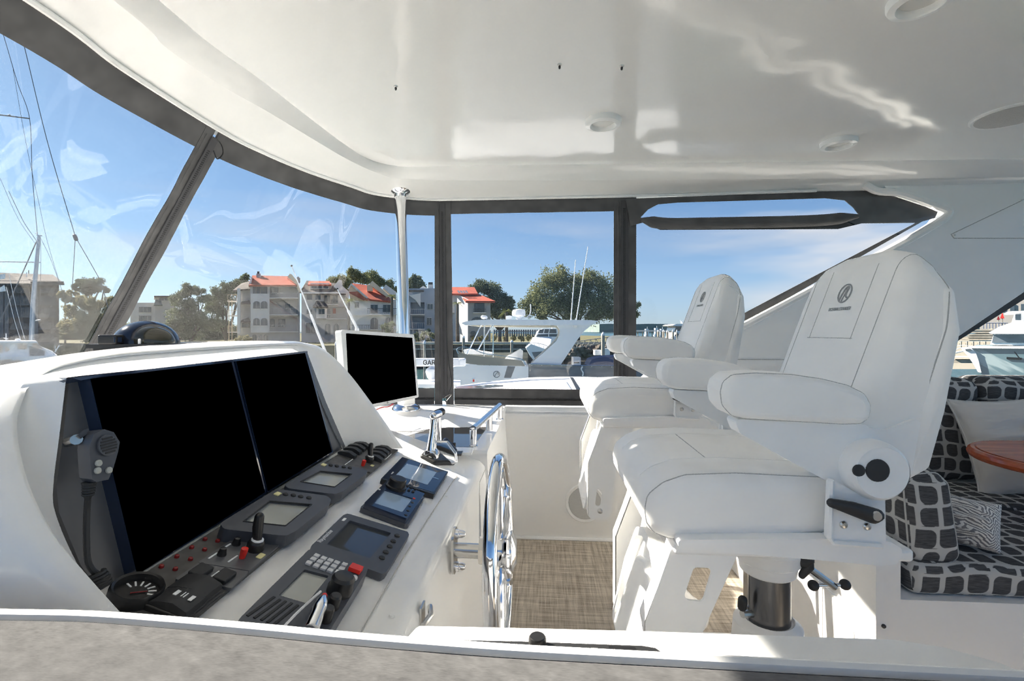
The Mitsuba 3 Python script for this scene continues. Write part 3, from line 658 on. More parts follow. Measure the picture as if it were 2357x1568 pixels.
# joystick panels
def joystick(parent, bx_, by_, tx, ty, r, h):
    c = dp(bx_, by_, 0.010)
    part(parent, 'joystick_base', lathe([(r, 0), (r, 0.012), (r * 0.8, 0.018), (r * 0.6, 0.02)], c, DN, 24), BLACK)
    part(parent, 'joystick_ring', lathe([(r * 0.72, 0.016), (r * 0.70, 0.021), (r * 0.5, 0.022)], c, DN, 20), WHITE)
    t = c + unit(A(0.1, 0.1, 1.0)) * h
    part(parent, 'joystick', shull([c + DN * 0.018, c * 0.3 + t * 0.7, t], [r * 0.5, r * 0.62, r * 0.55]), BLACK)
jp = thing('thruster_panel', 'near dark panel with joystick, red button and two square rockers on the switch strip', 'control panel')
part(jp, 'plate', sslab([(455, 1295), (539, 1238), (644, 1254), (574, 1314)], 0.010, 0.004, r=0.003), PANELGREY)
part(jp, 'rocker_plate', sslab([(402, 1333), (455, 1296), (573, 1315), (533, 1354)], 0.010, 0.004, r=0.003), PANELGREY)
joystick(jp, 586, 1264, 593, 1209, 0.0165, 0.062)
for x, y in ((543, 1253), (510, 1277)): part(jp, 'knob', lathe([(0.0085, 0), (0.007, 0.006), (0.0055, 0.013), (0, 0.014)], dp(x, y, 0.010), DN, 16), BLACK)
part(jp, 'red_button', lathe([(0.0055, 0), (0.0065, 0.012), (0.0065, 0.019), (0, 0.02)], dp(557, 1284, 0.010), DN, 16), RED)
part(jp, 'sticker', box(dp(600, 1280, 0.0105), (0.018, 0.011, 0.001), U_Y, DU, np.cross(U_Y, DU)), YELLOW)
for x, y in ((462, 1316), (516, 1328)):
    part(jp, 'rocker', rbox_f(frame(dp(x, y, 0.012), U_Y, DU, np.cross(U_Y, DU)), 0.034, 0.026, 0.012, 0.003), RUBBER)
for a, b in (((511, 1264), (531, 1252)), ((480, 1286), (500, 1273)), ((525, 1294), (547, 1279)), ((478, 1334), (505, 1315)), ((433, 1325), (443, 1315))):
    p, q = dp(*a, 0.0105), dp(*b, 0.0105); w = unit(q - p); part(jp, 'mark', box((p + q) / 2, (np.linalg.norm(q - p), 0.003, 0.001), w, np.cross(DN, w), DN), WHITE)
for lab, x, y, mk in (('black curved rocker switch beside the joystick panel', 446, 1368, 0), ('black rocker switch with three white symbols beside the round gauge', 404, 1402, 1)):
    k = thing('rocker_switch', lab, 'switch')
    c = dp(x, y, 0.005); 
    f = frame(c, U_Y, DU, np.cross(U_Y, DU)); f[:3, 2] = DN; f[:3, 1] = np.cross(DN, U_Y)
    part(k, 'base', place(rbox(-0.024, 0.024, -0.036, 0.036, -0.002, 0.010, 0.003, 1), f), BLACK)
    part(k, 'paddle', place(hull([(sx * 0.021, yy, zz) for sx in (-1, 1) for yy, zz in ((-0.034, 0.008), (-0.030, 0.018), (-0.005, 0.024), (0.018, 0.019), (0.034, 0.012), (0.034, 0.006))]), f), RUBBER)
    if mk:
        for i in range(3): part(k, 'symbol', place(box(((i - 1) * 0.0 + 0.004, -0.018 + i * 0.013, 0.0232 - abs(i - 1) * 0.001), (0.012, 0.006, 0.001)), f), WHITE)
for i, (x, y) in enumerate(((471.5, 1243), (500.5, 1247), (440.6, 1262), (470.5, 1267), (406.6, 1283), (438, 1289), (371, 1306), (403, 1312), (330, 1331), (365, 1337))):
    btn(con, 'warning_light', x, y, 0.0042, 0.005, 0.006, DARKRED)
ga = thing('rudder_gauge', 'round black gauge at the near foot of the dark side panel', 'gauge')
gc = dp(311, 1372, 0.005)
part(ga, 'rim', lathe([(0.037, 0), (0.037, 0.014), (0.0345, 0.019), (0.031, 0.017), (0.030, 0.006), (0.029, 0.004)], gc, DN, 40), BLACK)
part(ga, 'face', lathe([(0.030, 0.0), (0.030, 0.006)], gc, DN, 30), ZIP)
for i in range(7):
    a = math.radians(-70 + i * 24); e = U_Y * math.cos(a) + DU * math.sin(a)
    part(ga, 'mark', box(gc + DN * 0.0065 + e * 0.021, (0.011, 0.0025, 0.001), e, np.cross(DN, e), DN), WHITE)
part(ga, 'needle', box(gc + DN * 0.008 + DU * 0.004, (0.022, 0.002, 0.001), unit(DU + U_Y), np.cross(DN, unit(DU + U_Y)), DN), DARKRED)
# far switch panel
fp_ = thing('switch_panel', 'dark panel with joystick and black flip switches at the far end of the switch strip', 'control panel')
part(fp_, 'plate', sslab([(752, 1066), (817, 1026), (916, 1037), (853, 1087)], 0.010, 0.004, r=0.003), DASHBLACK)
for x, y in ((799, 1049), (811, 1040), (821, 1033), (833, 1028), (862, 1058), (869, 1049), (876, 1042), (883, 1036)):
    c = dp(x, y, 0.010); f = frame(c, U_Y, np.cross(DN, U_Y), DN)
    part(fp_, 'flip_switch', place(hull([(sx * 0.011, yy, zz) for sx in (-1, 1) for yy, zz in ((-0.03, 0.0), (-0.028, 0.010), (-0.006, 0.016), (0.014, 0.012), (0.03, 0.005), (0.03, 0.0))]), f), RUBBER)
joystick(fp_, 849, 1063, 848, 1031, 0.014, 0.055)
part(fp_, 'red_button', lathe([(0.0055, 0), (0.0065, 0.012), (0.0065, 0.018), (0, 0.019)], dp(835, 1072, 0.010), DN, 16), RED)
part(fp_, 'sticker', box(dp(857, 1072, 0.0105), (0.015, 0.010, 0.001), U_Y, DU, np.cross(U_Y, DU)), YELLOW)
for a, b in (((794, 1070), (812, 1057)), ((877, 1057), (888, 1057)), ((888, 1057), (901, 1045))):
    p, q = dp(*a, 0.0105), dp(*b, 0.0105); w = unit(q - p); part(fp_, 'mark', box((p + q) / 2, (np.linalg.norm(q - p), 0.002, 0.001), w, np.cross(DN, w), DN), WHITE)

# microphone on its hook
mc = thing('radio_microphone', 'black hand microphone hanging on the dark panel left of the displays', 'microphone')
SM = off(SCR, -0.012); MU = plframe(SM, U_Y)
def sp_(x, y, h): return hit(x, y, off(SCR, h))
body = hull(np.vstack([[hit(x, y, off(SCR, 0.052)) for x, y in ((206, 1030), (216, 1000), (240, 988), (262, 995), (276, 1018), (272, 1040), (262, 1075), (250, 1104), (222, 1110), (212, 1104))],
                       [hit(x, y, off(SCR, 0.022)) for x, y in ((178, 1035), (183, 1005), (205, 992), (230, 994), (245, 1030), (240, 1080), (228, 1108), (195, 1112), (182, 1100))]]))
part(mc, 'body', body, PLASTIC, smooth=30)
gcn = sp_(245, 1026, 0.0525)
part(mc, 'grille_ring', lathe([(0.0165, 0), (0.0165, 0.003), (0.0145, 0.004)], gcn, SCR[1], 28), PLASTIC)
for i in range(6):
    s = (i - 2.5) / 3.2; L = 0.028 * math.sqrt(1 - s * s)
    part(mc, 'grille_slot', box(gcn + MU[:3, 1] * s * 0.014 + SCR[1] * 0.0042, (L, 0.003, 0.001), MU[:3, 0], MU[:3, 1], MU[:3, 2]), ZIP)
for x, y in ((225, 1067), (223, 1084), (249, 1083)): part(mc, 'button', lathe([(0.005, 0), (0.005, 0.003), (0.003, 0.0045)], sp_(x, y, 0.0525), SCR[1], 14), LCD)
part(mc, 'hook', rod(sp_(158, 1018, -0.012), sp_(176, 1012, 0.03), 0.008), STEEL)
part(mc, 'talk_key', hull([sp_(x, y, h) for x, y in ((178, 1003), (192, 990), (205, 986), (200, 1000), (186, 1010)) for h in (0.028, 0.036)]), PLASTIC)
cb = [sp_(206, 1110, 0.035), sp_(203, 1140, 0.03), sp_(200, 1180, 0.018), sp_(199, 1240, 0.012), sp_(202, 1290, 0.008), sp_(215, 1315, 0.008), sp_(235, 1326, 0.012)]
part(mc, 'strain_relief', tube(np.array([cb[0], cb[0] * 0.66 + cb[1] * 0.34, cb[0] * 0.33 + cb[1] * 0.67, cb[1], cb[1] * 0.8 + cb[2] * 0.2]), [0.010, 0.008, 0.0075, 0.006, 0.004], 10), RUBBER)
for t in np.linspace(0.15, 0.95, 5): part(mc, 'relief_ring', ring(0.0075 - 0.001 * t, 0.0018, cb[0] * (1 - t) + cb[1] * t, cb[1] - cb[0], 16, 6), RUBBER)
part(mc, 'cord', tube(curve(cb[1:], 30), 0.0042, 8), RUBBER)
cc = curve([sp_(222, 1320, 0.012), sp_(232, 1335, 0.014), sp_(236, 1350, 0.014)], 60); th = np.linspace(0, 2 * math.pi * 5, 60)
part(mc, 'coil', tube(cc + 0.010 * (np.cos(th)[:, None] * U_Y + np.sin(th)[:, None] * SCR[1]), 0.003, 6), RUBBER)

# compass on the hood
cp = thing('compass', 'black domed compass on top of the helm hood', 'compass')
c0 = onD(322, 798, 1.26)
part(cp, 'base_plate', box(c0 + A(0.01, 0.03, 0.004), (0.17, 0.24, 0.010), unit(A(1, 0.25, 0)), unit(A(-0.25, 1, 0)), A(0, 0, 1)), BLACK)
part(cp, 'mounting_block', box(c0 + A(0.01, 0.03, -0.012), (0.15, 0.22, 0.026), unit(A(1, 0.25, 0)), unit(A(-0.25, 1, 0)), A(0, 0, 1)), BLACK)
e_ = trimesh.creation.icosphere(subdivisions=3)
dome = e_.copy(); dome.apply_scale([0.072, 0.076, 0.062]); dome.apply_translation(c0 + RIGHT * 0.018 + A(0, 0, 0.006))
part(cp, 'hood', dome, mat('compass_hood', (0.014, 0.018, 0.03), 0.10, spec=0.6))
win = e_.copy(); win.apply_scale([0.056, 0.046, 0.042]); win.apply_translation(c0 + RIGHT * 0.012 + unit(A(0.9, -0.55, 0)) * 0.045 + A(0, 0, 0.012))
part(cp, 'window', win, mat('compass_glass', (0.035, 0.033, 0.022), 0.04, spec=0.6))
lb = c0 + unit(A(0.75, -0.85, 0)) * 0.100
part(cp, 'lubber_line', box(lb + A(0, 0, 0.012), (0.004, 0.004, 0.020)), WHITE)
bxk = thing('light_sensor', 'small black box beside the compass on the hood', 'sensor')
cb_ = onD(256, 782, 1.17)
part(bxk, 'housing', place(rbox(-0.02, 0.02, -0.018, 0.018, -0.012, 0.012, 0.004, 1), frame(cb_, unit(A(1, 0.25, 0)), unit(A(-0.25, 1, 0)), A(0, 0, 1))), BLACK)
part(bxk, 'window', box(cb_ + A(0.021, -0.004, 0), (0.002, 0.02, 0.012)), BLUEGLASS)

# chrome pole
po = thing('chrome_pole', 'polished chrome pole between the counter and the hardtop', 'pole')
b0, b1 = onZ(935, 943, 0.80), onZ(921, 443, 2.10)
part(po, 'tube', rod(b0, b1, 0.0345, 28), CHROME)
part(po, 'base_flange', lathe([(0.082, 0), (0.082, 0.008), (0.074, 0.022), (0.055, 0.034), (0.038, 0.036)], b0, (0, 0, 1), 36), CHROME)
part(po, 'top_flange', lathe([(0.072, 0), (0.072, 0.01), (0.060, 0.024), (0.042, 0.034), (0.036, 0.05)], b1 + A(0, 0, 0.02), (0, 0, -1), 36), CHROME)
# monitor on the pole
tv = thing('monitor', 'white framed flat monitor with blank screen mounted on the chrome pole', 'monitor')
ta, tb, tc = onD(783, 758, 2.08), onD(954, 770, 2.60), onD(965, 916, 2.585)
tn = unit(np.cross(tb - ta, tc - tb)); tn *= np.sign(np.dot(tn, EYE - ta)); TV = (ta, tn)
TU = unit(tb - ta)
part(tv, 'frame', slab([(785, 759), (953, 770), (964, 915), (800, 951)], TV, 0.0, -0.035, r=0.012, u=TU), GEL)
part(tv, 'screen', slab([(797, 767.5), (949, 778), (959, 910), (805, 941)], TV, 0.0012, -0.004, u=TU), SCREEN)
part(tv, 'back_shell', slab([(800, 780), (940, 785), (950, 900), (815, 930)], off(TV, -0.03), 0.0, -0.05, r=0.03, u=TU), GEL)
part(tv, 'logo', lathe([(0.006, 0), (0.006, 0.001)], hit(892, 927, off(TV, 0.0005)), tn, 14), STITCH)
part(tv, 'mount', rod(hit(935, 860, off(TV, -0.06)), b0 * 0.86 + b1 * 0.14, 0.03), STEEL)
part(tv, 'sleeve', lathe([(0.052, 0.0), (0.052, 0.09), (0.045, 0.10)], b0 + A(0, 0, 0.035), (0, 0, 1), 4), GEL, smooth=False)
part(tv, 'cable', tube(curve([onD(905, 930, 2.55), onD(895, 936, 2.5), onD(880, 938, 2.45), onD(862, 945, 2.4)], 16), 0.003, 6), DARKRED)

# throttle
tl = thing('throttle', 'chrome twin-lever throttle on the dash beside the blue-black display', 'throttle')
c0 = dp(1012, 1052); S = 0.00158
UZ = DN
def tp(x, y, h=0.0, dy=0.0): return onY(x, y, c0[1] + dy)
part(tl, 'gasket', shull([dp(975, 1052, 0.002), dp(1000, 1066, 0.002), dp(1040, 1066, 0.002), dp(1030, 1030, 0.002), dp(990, 1035, 0.002)], 0.012, 1), BLACK)
part(tl, 'base', shull([tp(x, y, dy=q) for x, y in ((975, 1056), (988, 1034), (1006, 1020), (1028, 1020), (1046, 1044), (1048, 1062), (1004, 1070), (986, 1066)) for q in (-0.035, 0.03)], 0.010), CHROME, smooth=50)
part(tl, 'display', shull([tp(x, y, dy=q) for x, y in ((1026, 1014), (1047, 1038)) for q in (-0.022, 0.012)], 0.0105, 2), BLUEGLASS)
for i, (hx, hy, dy) in enumerate(((991, 1053, -0.062), (1010, 1040, 0.055))):
    hub = onY(hx, hy, c0[1] + dy)
    part(tl, 'hub', lathe([(0.031, 0), (0.031, 0.020), (0.026, 0.030), (0.018, 0.032)], hub + A(0, 0.015 if i == 0 else -0.015, 0), (0, -1 if i == 0 else 1, 0), 30), CHROME)
    part(tl, 'hub_cap', lathe([(0.0175, 0), (0.0165, 0.003)], hub + A(0, -0.0175 if i == 0 else 0.0175, 0), (0, -1 if i == 0 else 1, 0), 24), BLACK)
    tops = onY(1000 if i == 0 else 1007, 957 if i == 0 else 952, c0[1] + dy * 0.6)
    part(tl, 'lever', tube(curve([hub, hub * 0.75 + tops * 0.25 + A(-0.002, 0, 0), hub * 0.4 + tops * 0.6, tops], 16), np.interp(np.linspace(0, 1, 16), [0, 0.2, 0.7, 1], [0.024, 0.017, 0.0135, 0.015]), 14), CHROME)
    part(tl, 'grip', shull([tops + A(0, -0.014, 0.002), tops + A(0.012, 0.02, 0.004)], 0.0155), CHROME if i == 0 else BLACK)
kf = thing('phone_holder', 'small black clip standing on the counter behind the throttle', 'clip')
q = onZ(1044, 1046, 0.755)
part(kf, 'foot', box(q + A(0.01, 0, 0.004), (0.05, 0.05, 0.008)), BLACK)
part(kf, 'clip', place(rbox(-0.012, 0.012, -0.008, 0.008, 0, 0.045, 0.003, 1), frame(q + A(-0.005, 0.01, 0), A(1, 0, 0), A(0, 1, 0), A(0, 0, 1))), BLACK)
lt = thing('latch_handle', 'small dark lever on the aft face of the console below the radiotelephone', 'handle')
part(lt, 'lever', tube([aft(979, 1396) + A(0.01, 0, 0), aft(972, 1415) + A(0.018, 0, 0), aft(963, 1440) + A(0.01, 0, 0)], 0.006, 8), STEEL)
part(lt, 'plate', box(aft(970, 1420) + A(0.002, 0, 0), (0.004, 0.03, 0.05)), STEEL)

# steering wheel
wh = thing('steering_wheel', 'polished chrome steering wheel on the aft face of the console', 'steering wheel')
WC = onY(1150, 1270, 1.25); WC = A(-0.118, 1.25, WC[2]); WR = 0.235
wx_ = unit(A(1, 0, 0.03))
part(wh, 'rim', ring(WR, 0.0165, WC, wx_, 72, 14), CHROME)
for i in range(5):
    a = math.radians(90 + i * 72 + 8); e = A(0, math.cos(a), math.sin(a)); e = unit(e - np.dot(e, wx_) * wx_)
    part(wh, 'spoke', tube(curve([WC + e * 0.03 + wx_ * 0.0, WC + e * 0.12 + wx_ * 0.004, WC + e * (WR - 0.01) + wx_ * 0.006], 10), [0.010] * 3 + [0.0085] * 7, 10), CHROME)
    part(wh, 'spoke_collar', rod(WC + e * (WR - 0.05) + wx_ * 0.006, WC + e * (WR - 0.012) + wx_ * 0.006, 0.012), CHROME)
part(wh, 'hub', lathe([(0.035, -0.035), (0.04, -0.02), (0.04, 0.012), (0.052, 0.02), (0.052, 0.032), (0.03, 0.042), (0.0, 0.044)], WC, wx_, 32), CHROME)
sf0 = A(-0.245, 1.25, WC[2])
part(wh, 'shaft', rod(sf0, WC - wx_ * 0.02, 0.019, 20), STEEL)
part(wh, 'shaft_nut', lathe([(0.035, 0), (0.035, 0.018)], WC - wx_ * 0.055, wx_, 6), STEEL, smooth=False)
part(wh, 'flange', ext(rnd(Polygon([(-0.03, -0.06), (0.03, -0.06), (0.03, 0.06), (-0.03, 0.06)]), 0.028), 0.006, frame(sf0 + A(0.002, 0, 0), A(0, 1, 0), A(0, 0, 1), A(1, 0, 0))), STEEL)
for s in (-1, 1):
    part(wh, 'acorn_nut', lathe([(0.012, 0), (0.012, 0.008), (0.010, 0.010), (0.010, 0.018), (0.006, 0.026), (0, 0.028)], sf0 + A(0.008, 0, s * 0.043), (1, 0, 0), 16), CHROME)
# ------------------------------------------------------------------ helm chairs (built at the near chair's place; the far one is a copy moved to port)
CYc = 1.23
def XZ(pix, y): return [tuple(onY(x, yy, y)[[0, 2]]) for x, yy in pix]
def mirror(m):
    m = m.copy(); m.vertices[:, 1] = 2 * CYc - m.vertices[:, 1]; m.invert(); return m
MXZ = lambda y: frame(A(0, y, 0), A(1, 0, 0), A(0, 0, 1), A(0, -1, 0))     # extrudes towards the camera (-y)
chair_parts = []
def cpart(name, mesh, m, both=False, sub=None, label=None, smooth=35):
    chair_parts.append((name, shape(mesh, m, smooth), label, sub))
    if both: chair_parts.append((name, shape(mirror(mesh), m, smooth), label, sub))
# seat
seat_o = XZ([(1483, 1178), (1490, 1142), (1528, 1112), (1580, 1094), (1700, 1090), (1905, 1100), (1960, 1120), (1960, 1215), (1905, 1240), (1850, 1247), (1700, 1248), (1545, 1254), (1505, 1238), (1486, 1212)], 0.985)
seat = puff(seat_o, 0.985, 1.475, 0.035, 2)
cpart('seat', seat, LEATHER, smooth=40)
for y in (1.003, 1.457): chair_parts.append(('piping', shape(seam(seat, (0, y, 0), (0, 1, 0), 0.0013), STITCH), None, 'seat'))
for y in (1.105, 1.355): chair_parts.append(('seam', shape(seam(seat, (0, y, 0), (0, 1, 0), 0.0011, keep=lambda p: p[2] > 0.93), LEATHER), None, 'seat'))
chair_parts.append(('seam', shape(seam(seat, (0.36, 0, 0), (1, 0, 0), 0.0011, keep=lambda p: p[2] > 0.93 and 1.105 < p[1] < 1.355), STITCH), None, 'seat'))
sbot = min(p[1] for p in seat_o)
# arm pads and brackets
pad_o = XZ([(1662, 905), (1668, 880), (1690, 863), (1745, 859), (1830, 863), (1900, 873), (1960, 888), (2000, 908), (2014, 935), (2010, 966), (1990, 979), (1950, 980), (1830, 973), (1720, 967), (1688, 960), (1666, 935)], 0.945)
pad = puff(pad_o, 0.945, 1.045, 0.017, 2)
pipe = seam(pad, (0, 0.957, 0), (0, 1, 0), 0.0011)
brk = ext(rnd(Polygon(XZ([(1690, 965), (1704, 998), (1830, 1068), (1945, 1130), (1990, 1143), (2040, 1134), (2068, 1098), (2068, 1050), (2030, 1012), (1994, 978)], 0.97)), 0.008), 0.05, MXZ(1.02))
hubc = onY(2003, 1077, 0.965)
hub = lathe([(0.056, -0.05), (0.056, 0.018), (0.053, 0.028), (0.047, 0.034), (0.043, 0.0335), (0.0, 0.034)], hubc, (0, -1, 0), 40)
cap = lathe([(0.0215, 0.0), (0.0205, 0.003), (0.0, 0.0035)], onY(2019, 1083, 0.932), (0, -1, 0), 24)
cap2 = cat(lathe([(0.0115, 0.0), (0.0105, 0.003), (0.0, 0.003)], onY(1976, 1083, 0.932), (0, -1, 0), 18), box(onY(1994, 1083, 0.931), (0.016, 0.002, 0.003)))
for f_ in (lambda m: m, mirror):
    chair_parts.append(('armrest', shape(f_(pad), LEATHER, 40), None, None))
    chair_parts.append(('piping', shape(f_(pipe), STITCH), None, 'armrest'))
    chair_parts.append(('arm_bracket', shape(f_(brk), PAINT, 20), None, None))
    chair_parts.append(('hub', shape(f_(hub), PAINT), None, 'arm_bracket'))
    chair_parts.append(('cap', shape(f_(cap), RUBBER), 'black cap', 'arm_bracket'))
    chair_parts.append(('cap', shape(f_(cap2), RUBBER), 'small black cap', 'arm_bracket'))
# side plates with bolts and the recline lever
plate = ext(rnd(Polygon(XZ([(1914, 1102), (1985, 1142), (2040, 1138), (2042, 1250), (2034, 1262), (1916, 1250), (1908, 1240)], 0.945)), 0.006), 0.014, MXZ(0.962))
lip = tube(np.array([onY(x, y, 0.944) for x, y in ((1914, 1106), (1910, 1238), (1918, 1250), (2030, 1258))]), 0.005, 6)
for f_ in (lambda m: m, mirror):
    chair_parts.append(('side_plate', shape(f_(cat(plate, lip)), PAINT, 20), None, None))
    for x, y in ((1941, 1208), (1995, 1212)):
        chair_parts.append(('bolt', shape(f_(lathe([(0.0075, 0), (0.0075, 0.002), (0.005, 0.005), (0, 0.0055)], onY(x, y, 0.948), (0, -1, 0), 14)), STEEL), None, 'side_plate'))
lv = shull([onY(1914, 1158, 0.93), onY(1965, 1168, 0.925), onY(2008, 1188, 0.928), onY(2018, 1186, 0.93)], [0.0085, 0.010, 0.014, 0.012], 1)
chair_parts.append(('recline_lever', shape(lv, RUBBER), 'black recline lever', None))
chair_parts.append(('pivot', shape(lathe([(0.009, 0), (0.008, 0.004)], onY(2017, 1188, 0.917), (0, -1, 0), 14), STEEL), 'steel pivot', 'recline_lever'))
# frame rails
rail = ext(rnd(Polygon(XZ([(1562, 1244), (1900, 1242), (2050, 1248), (2076, 1262), (2080, 1280), (2066, 1300), (2030, 1304), (1840, 1287), (1562, 1264)], 0.958)), 0.008), 0.03, MXZ(0.99))
cpart('frame_rail', rail, PAINT, both=True, smooth=20)
cpart('seat_pan', rbox(0.26, 0.72, 0.985, 1.475, sbot - 0.022, sbot + 0.004, 0.008, 1), PAINT)
# back
def rows(r): return [(x, CYc + s * y, z) for x, z, y in r for s in (-1, 1)]
back = shull(rows([(0.640, 1.000, 0.165), (0.690, 1.10, 0.175), (0.735, 1.22, 0.180), (0.762, 1.325, 0.172), (0.776, 1.375, 0.158), (0.786, 1.402, 0.130), (0.794, 1.417, 0.07),
                   (0.755, 1.000, 0.165), (0.780, 1.14, 0.175), (0.802, 1.26, 0.180), (0.806, 1.34, 0.165), (0.806, 1.385, 0.13), (0.804, 1.412, 0.08)]), 0.030, 2)
cpart('backrest', back, LEATHER, smooth=40)
shellb = shull(rows([(0.742, 0.985, 0.172), (0.752, 0.972, 0.172), (0.782, 1.10, 0.190), (0.814, 1.26, 0.198), (0.820, 1.335, 0.178), (0.818, 1.38, 0.135), (0.814, 1.40, 0.08),
                     (0.782, 0.985, 0.165), (0.798, 1.10, 0.182), (0.822, 1.26, 0.186), (0.826, 1.33, 0.160)]), 0.020, 2)
cpart('back_shell', shellb, LEATHER, smooth=40)
for s in (-1, 1): chair_parts.append(('seam', shape(seam(back, (0, CYc + s * 0.150, 0), (0, 1, 0), 0.0012), STITCH), None, 'backrest'))
for s in (-1, 1): chair_parts.append(('seam', shape(seam(back, (0, CYc + s * 0.085, 0), (0, 1, 0), 0.0011, keep=lambda p: p[0] < 0.76 and p[2] > 1.235), STITCH), None, 'backrest'))
chair_parts.append(('seam', shape(seam(back, (0, 0, 1.243), (0, 0, 1), 0.0009, keep=lambda p: p[0] < 0.76 and abs(p[1] - CYc) < 0.10), STITCH), None, 'backrest'))
# emblem and name on the back
tri = trimesh.Trimesh(back.vertices, back.faces)
def front(y, z):
    v = back.vertices; f = back.faces
    o, d_ = A(0, y, z), A(1, 0, 0)
    best = None
    a, b, c = v[f[:, 0]], v[f[:, 1]], v[f[:, 2]]
    e1, e2 = b - a, c - a; h = np.cross(d_, e2); det = (e1 * h).sum(1); ok = np.abs(det) > 1e-12
    s = o - a; uu = (s * h).sum(1) / np.where(ok, det, 1); q = np.cross(s, e1); vv = (q @ d_) / np.where(ok, det, 1); t = (e2 * q).sum(1) / np.where(ok, det, 1)
    m = ok & (uu >= -1e-6) & (vv >= -1e-6) & (uu + vv <= 1 + 1e-6)
    i = np.where(m)[0]; k = i[np.argmin(t[i])]
    n = unit(np.cross(e1[k], e2[k])); n = n if n[0] < 0 else -n
    return A(t[k], y, z), n
pe, ne = front(CYc, 1.352)
eu = A(0, -1, 0) * -1.0; ev = unit(np.cross(ne, eu)); ev = ev if ev[2] > 0 else -ev
eu = np.cross(ev, ne)
FE = frame(pe + ne * 0.0004, eu, ev, ne)
Z_ = lambda p, r: tube(np.array([(x, y, 0.0006) for x, y in p]), r, 6)
emb = [ring(0.0235, 0.0019, (0, 0, 0.0006), (0, 0, 1), 40, 6), Z_(curve([(-0.013, -0.019), (-0.010, -0.006), (-0.004, 0.010), (0.004, 0.0175), (0.009, 0.012), (0.006, 0.002), (0.0075, -0.008), (0.014, -0.012)], 30), 0.0021),
       Z_(curve([(-0.003, -0.022), (-0.001, -0.010), (0.003, 0.004), (0.0045, 0.012)], 16), 0.0013)]
chair_parts.append(('emblem', shape(place(cat(*emb), FE), EMBLEM), 'round grey emblem', 'backrest'))
pt, nt = front(CYc, 1.310)
tv_ = unit(np.cross(nt, eu)); tv_ = tv_ if tv_[2] > 0 else -tv_; tu_ = np.cross(tv_, nt)
tm = meshkit.text_mesh('OCEANALEXANDER', 0.0085, 0.0006, False); w_t = tm.bounds[1][0]
tm.apply_scale([0.088 / w_t, 1, 1])
chair_parts.append(('lettering', shape(place(tm, frame(pt + nt * 0.0004 - tu_ * 0.044, tu_, tv_, nt)), EMBLEM, False), 'grey lettering', 'backrest'))
chair_parts.append(('crease', shape(seam(shellb, (0.734, CYc, 0.985), (1, 0, -0.244), 0.0014), STITCH), None, 'back_shell'))
# recline arms joining back and seat
cpart('back_strut', ext(rnd(Polygon(XZ([(1990, 984), (2040, 990), (2122, 958), (2098, 1092), (2062, 1112), (2000, 1080)], 1.02)), 0.01), 0.02, MXZ(1.04)), PAINT, both=True, smooth=20)
# pedestal
PC = A(0.551, CYc, 0)
cpart('column', lathe([(0.0515, 0.34), (0.0515, sbot - 0.03)], PC, (0, 0, 1), 40), ALU)
chair_parts.append(('keyway', shape(bx(PC[0] - 0.051 - 0.0025, PC[0] - 0.049, PC[1] - 0.012, PC[1] + 0.012, 0.4, sbot - 0.04), STEEL), None, 'column'))
cpart('top_collar', lathe([(0.058, 0.662), (0.064, 0.667), (0.067, 0.690), (0.0745, 0.696), (0.0745, 0.722), (0.070, 0.728), (0.066, sbot - 0.021)], PC, (0, 0, 1), 40), PAINT)
cpart('base', lathe([(0.20, 0.0), (0.20, 0.012), (0.17, 0.03), (0.11, 0.10), (0.088, 0.22), (0.083, 0.48), (0.078, 0.535), (0.060, 0.55), (0.056, 0.545)], PC, (0, 0, 1), 40), PAINT)
ck_ = onY(1712, 1393, 1.20)
cpart('clamp_knob', shull([ck_ + A(-0.004, -0.004, 0.014), ck_ + A(-0.004, 0, -0.004)], 0.011, 1), RUBBER)
chair_parts.append(('clamp_bolt', shape(rod(ck_ + A(-0.004, 0, -0.022), ck_ + A(0.05, 0.02, -0.03), 0.009), STEEL), None, 'clamp_knob'))
q0, q1 = onY(1836, 1288, 1.20), onY(1922, 1352, 1.20)
cpart('height_lever', rod(q0, q1, 0.0085), STEEL)
chair_parts.append(('cross_bar', shape(rod(onY(1875, 1348, 1.20), onY(1942, 1347, 1.20), 0.004), STEEL), None, 'height_lever'))
for x, y in ((1872, 1348), (1945, 1346)): chair_parts.append(('ball', shape(trimesh.creation.icosphere(subdivisions=2, radius=0.0125).apply_translation(onY(x, y, 1.20)), RUBBER, True), 'black ball', 'height_lever'))
cpart('slide_lever', shull([onY(1826, 1285, 1.19), onY(1850, 1298, 1.18), onY(1864, 1290, 1.18)], 0.010, 1), RUBBER)
chair_parts.append(('grip', shape(shull([onY(1866, 1284, 1.18), onY(1862, 1305, 1.18), onY(1846, 1325, 1.18)], [0.007, 0.011, 0.008], 1), RUBBER), None, 'slide_lever'))
# footrest
fpoly = rnd(Polygon([(0.258, 0.815), (0.205, 0.66), (0.205, 0.443), (0.218, 0.43), (0.285, 0.43), (0.297, 0.455), (0.318, 0.64), (0.392, 0.812)]), 0.008)
cut1 = rnd(Polygon(XZ([(1597, 1306), (1641, 1308), (1618, 1386), (1572, 1381)], 1.0)), 0.010)
cut2 = LineString([(0.250, 0.545), (0.244, 0.495)]).buffer(0.011)
fpl = ext(fpoly.difference(cut1).difference(cut2), 0.006, MXZ(1.006))
fedge = np.array([(0.262, 0.815), (0.205, 0.66), (0.205, 0.443)])
fl3 = loft(np.array([[(x - 0.002, y, z) for x, z in fedge] for y in (1.0, 1.048)])); fl3 = cat(fl3, loft(np.array([[(x + 0.002, y, z) for x, z in fedge] for y in (1.048, 1.0)])))
slotb = lathe([(0.011, 0), (0.010, 0.004), (0.006, 0.008), (0, 0.009)], A(0.252, 1.0, 0.465), (0, -1, 0), 18)
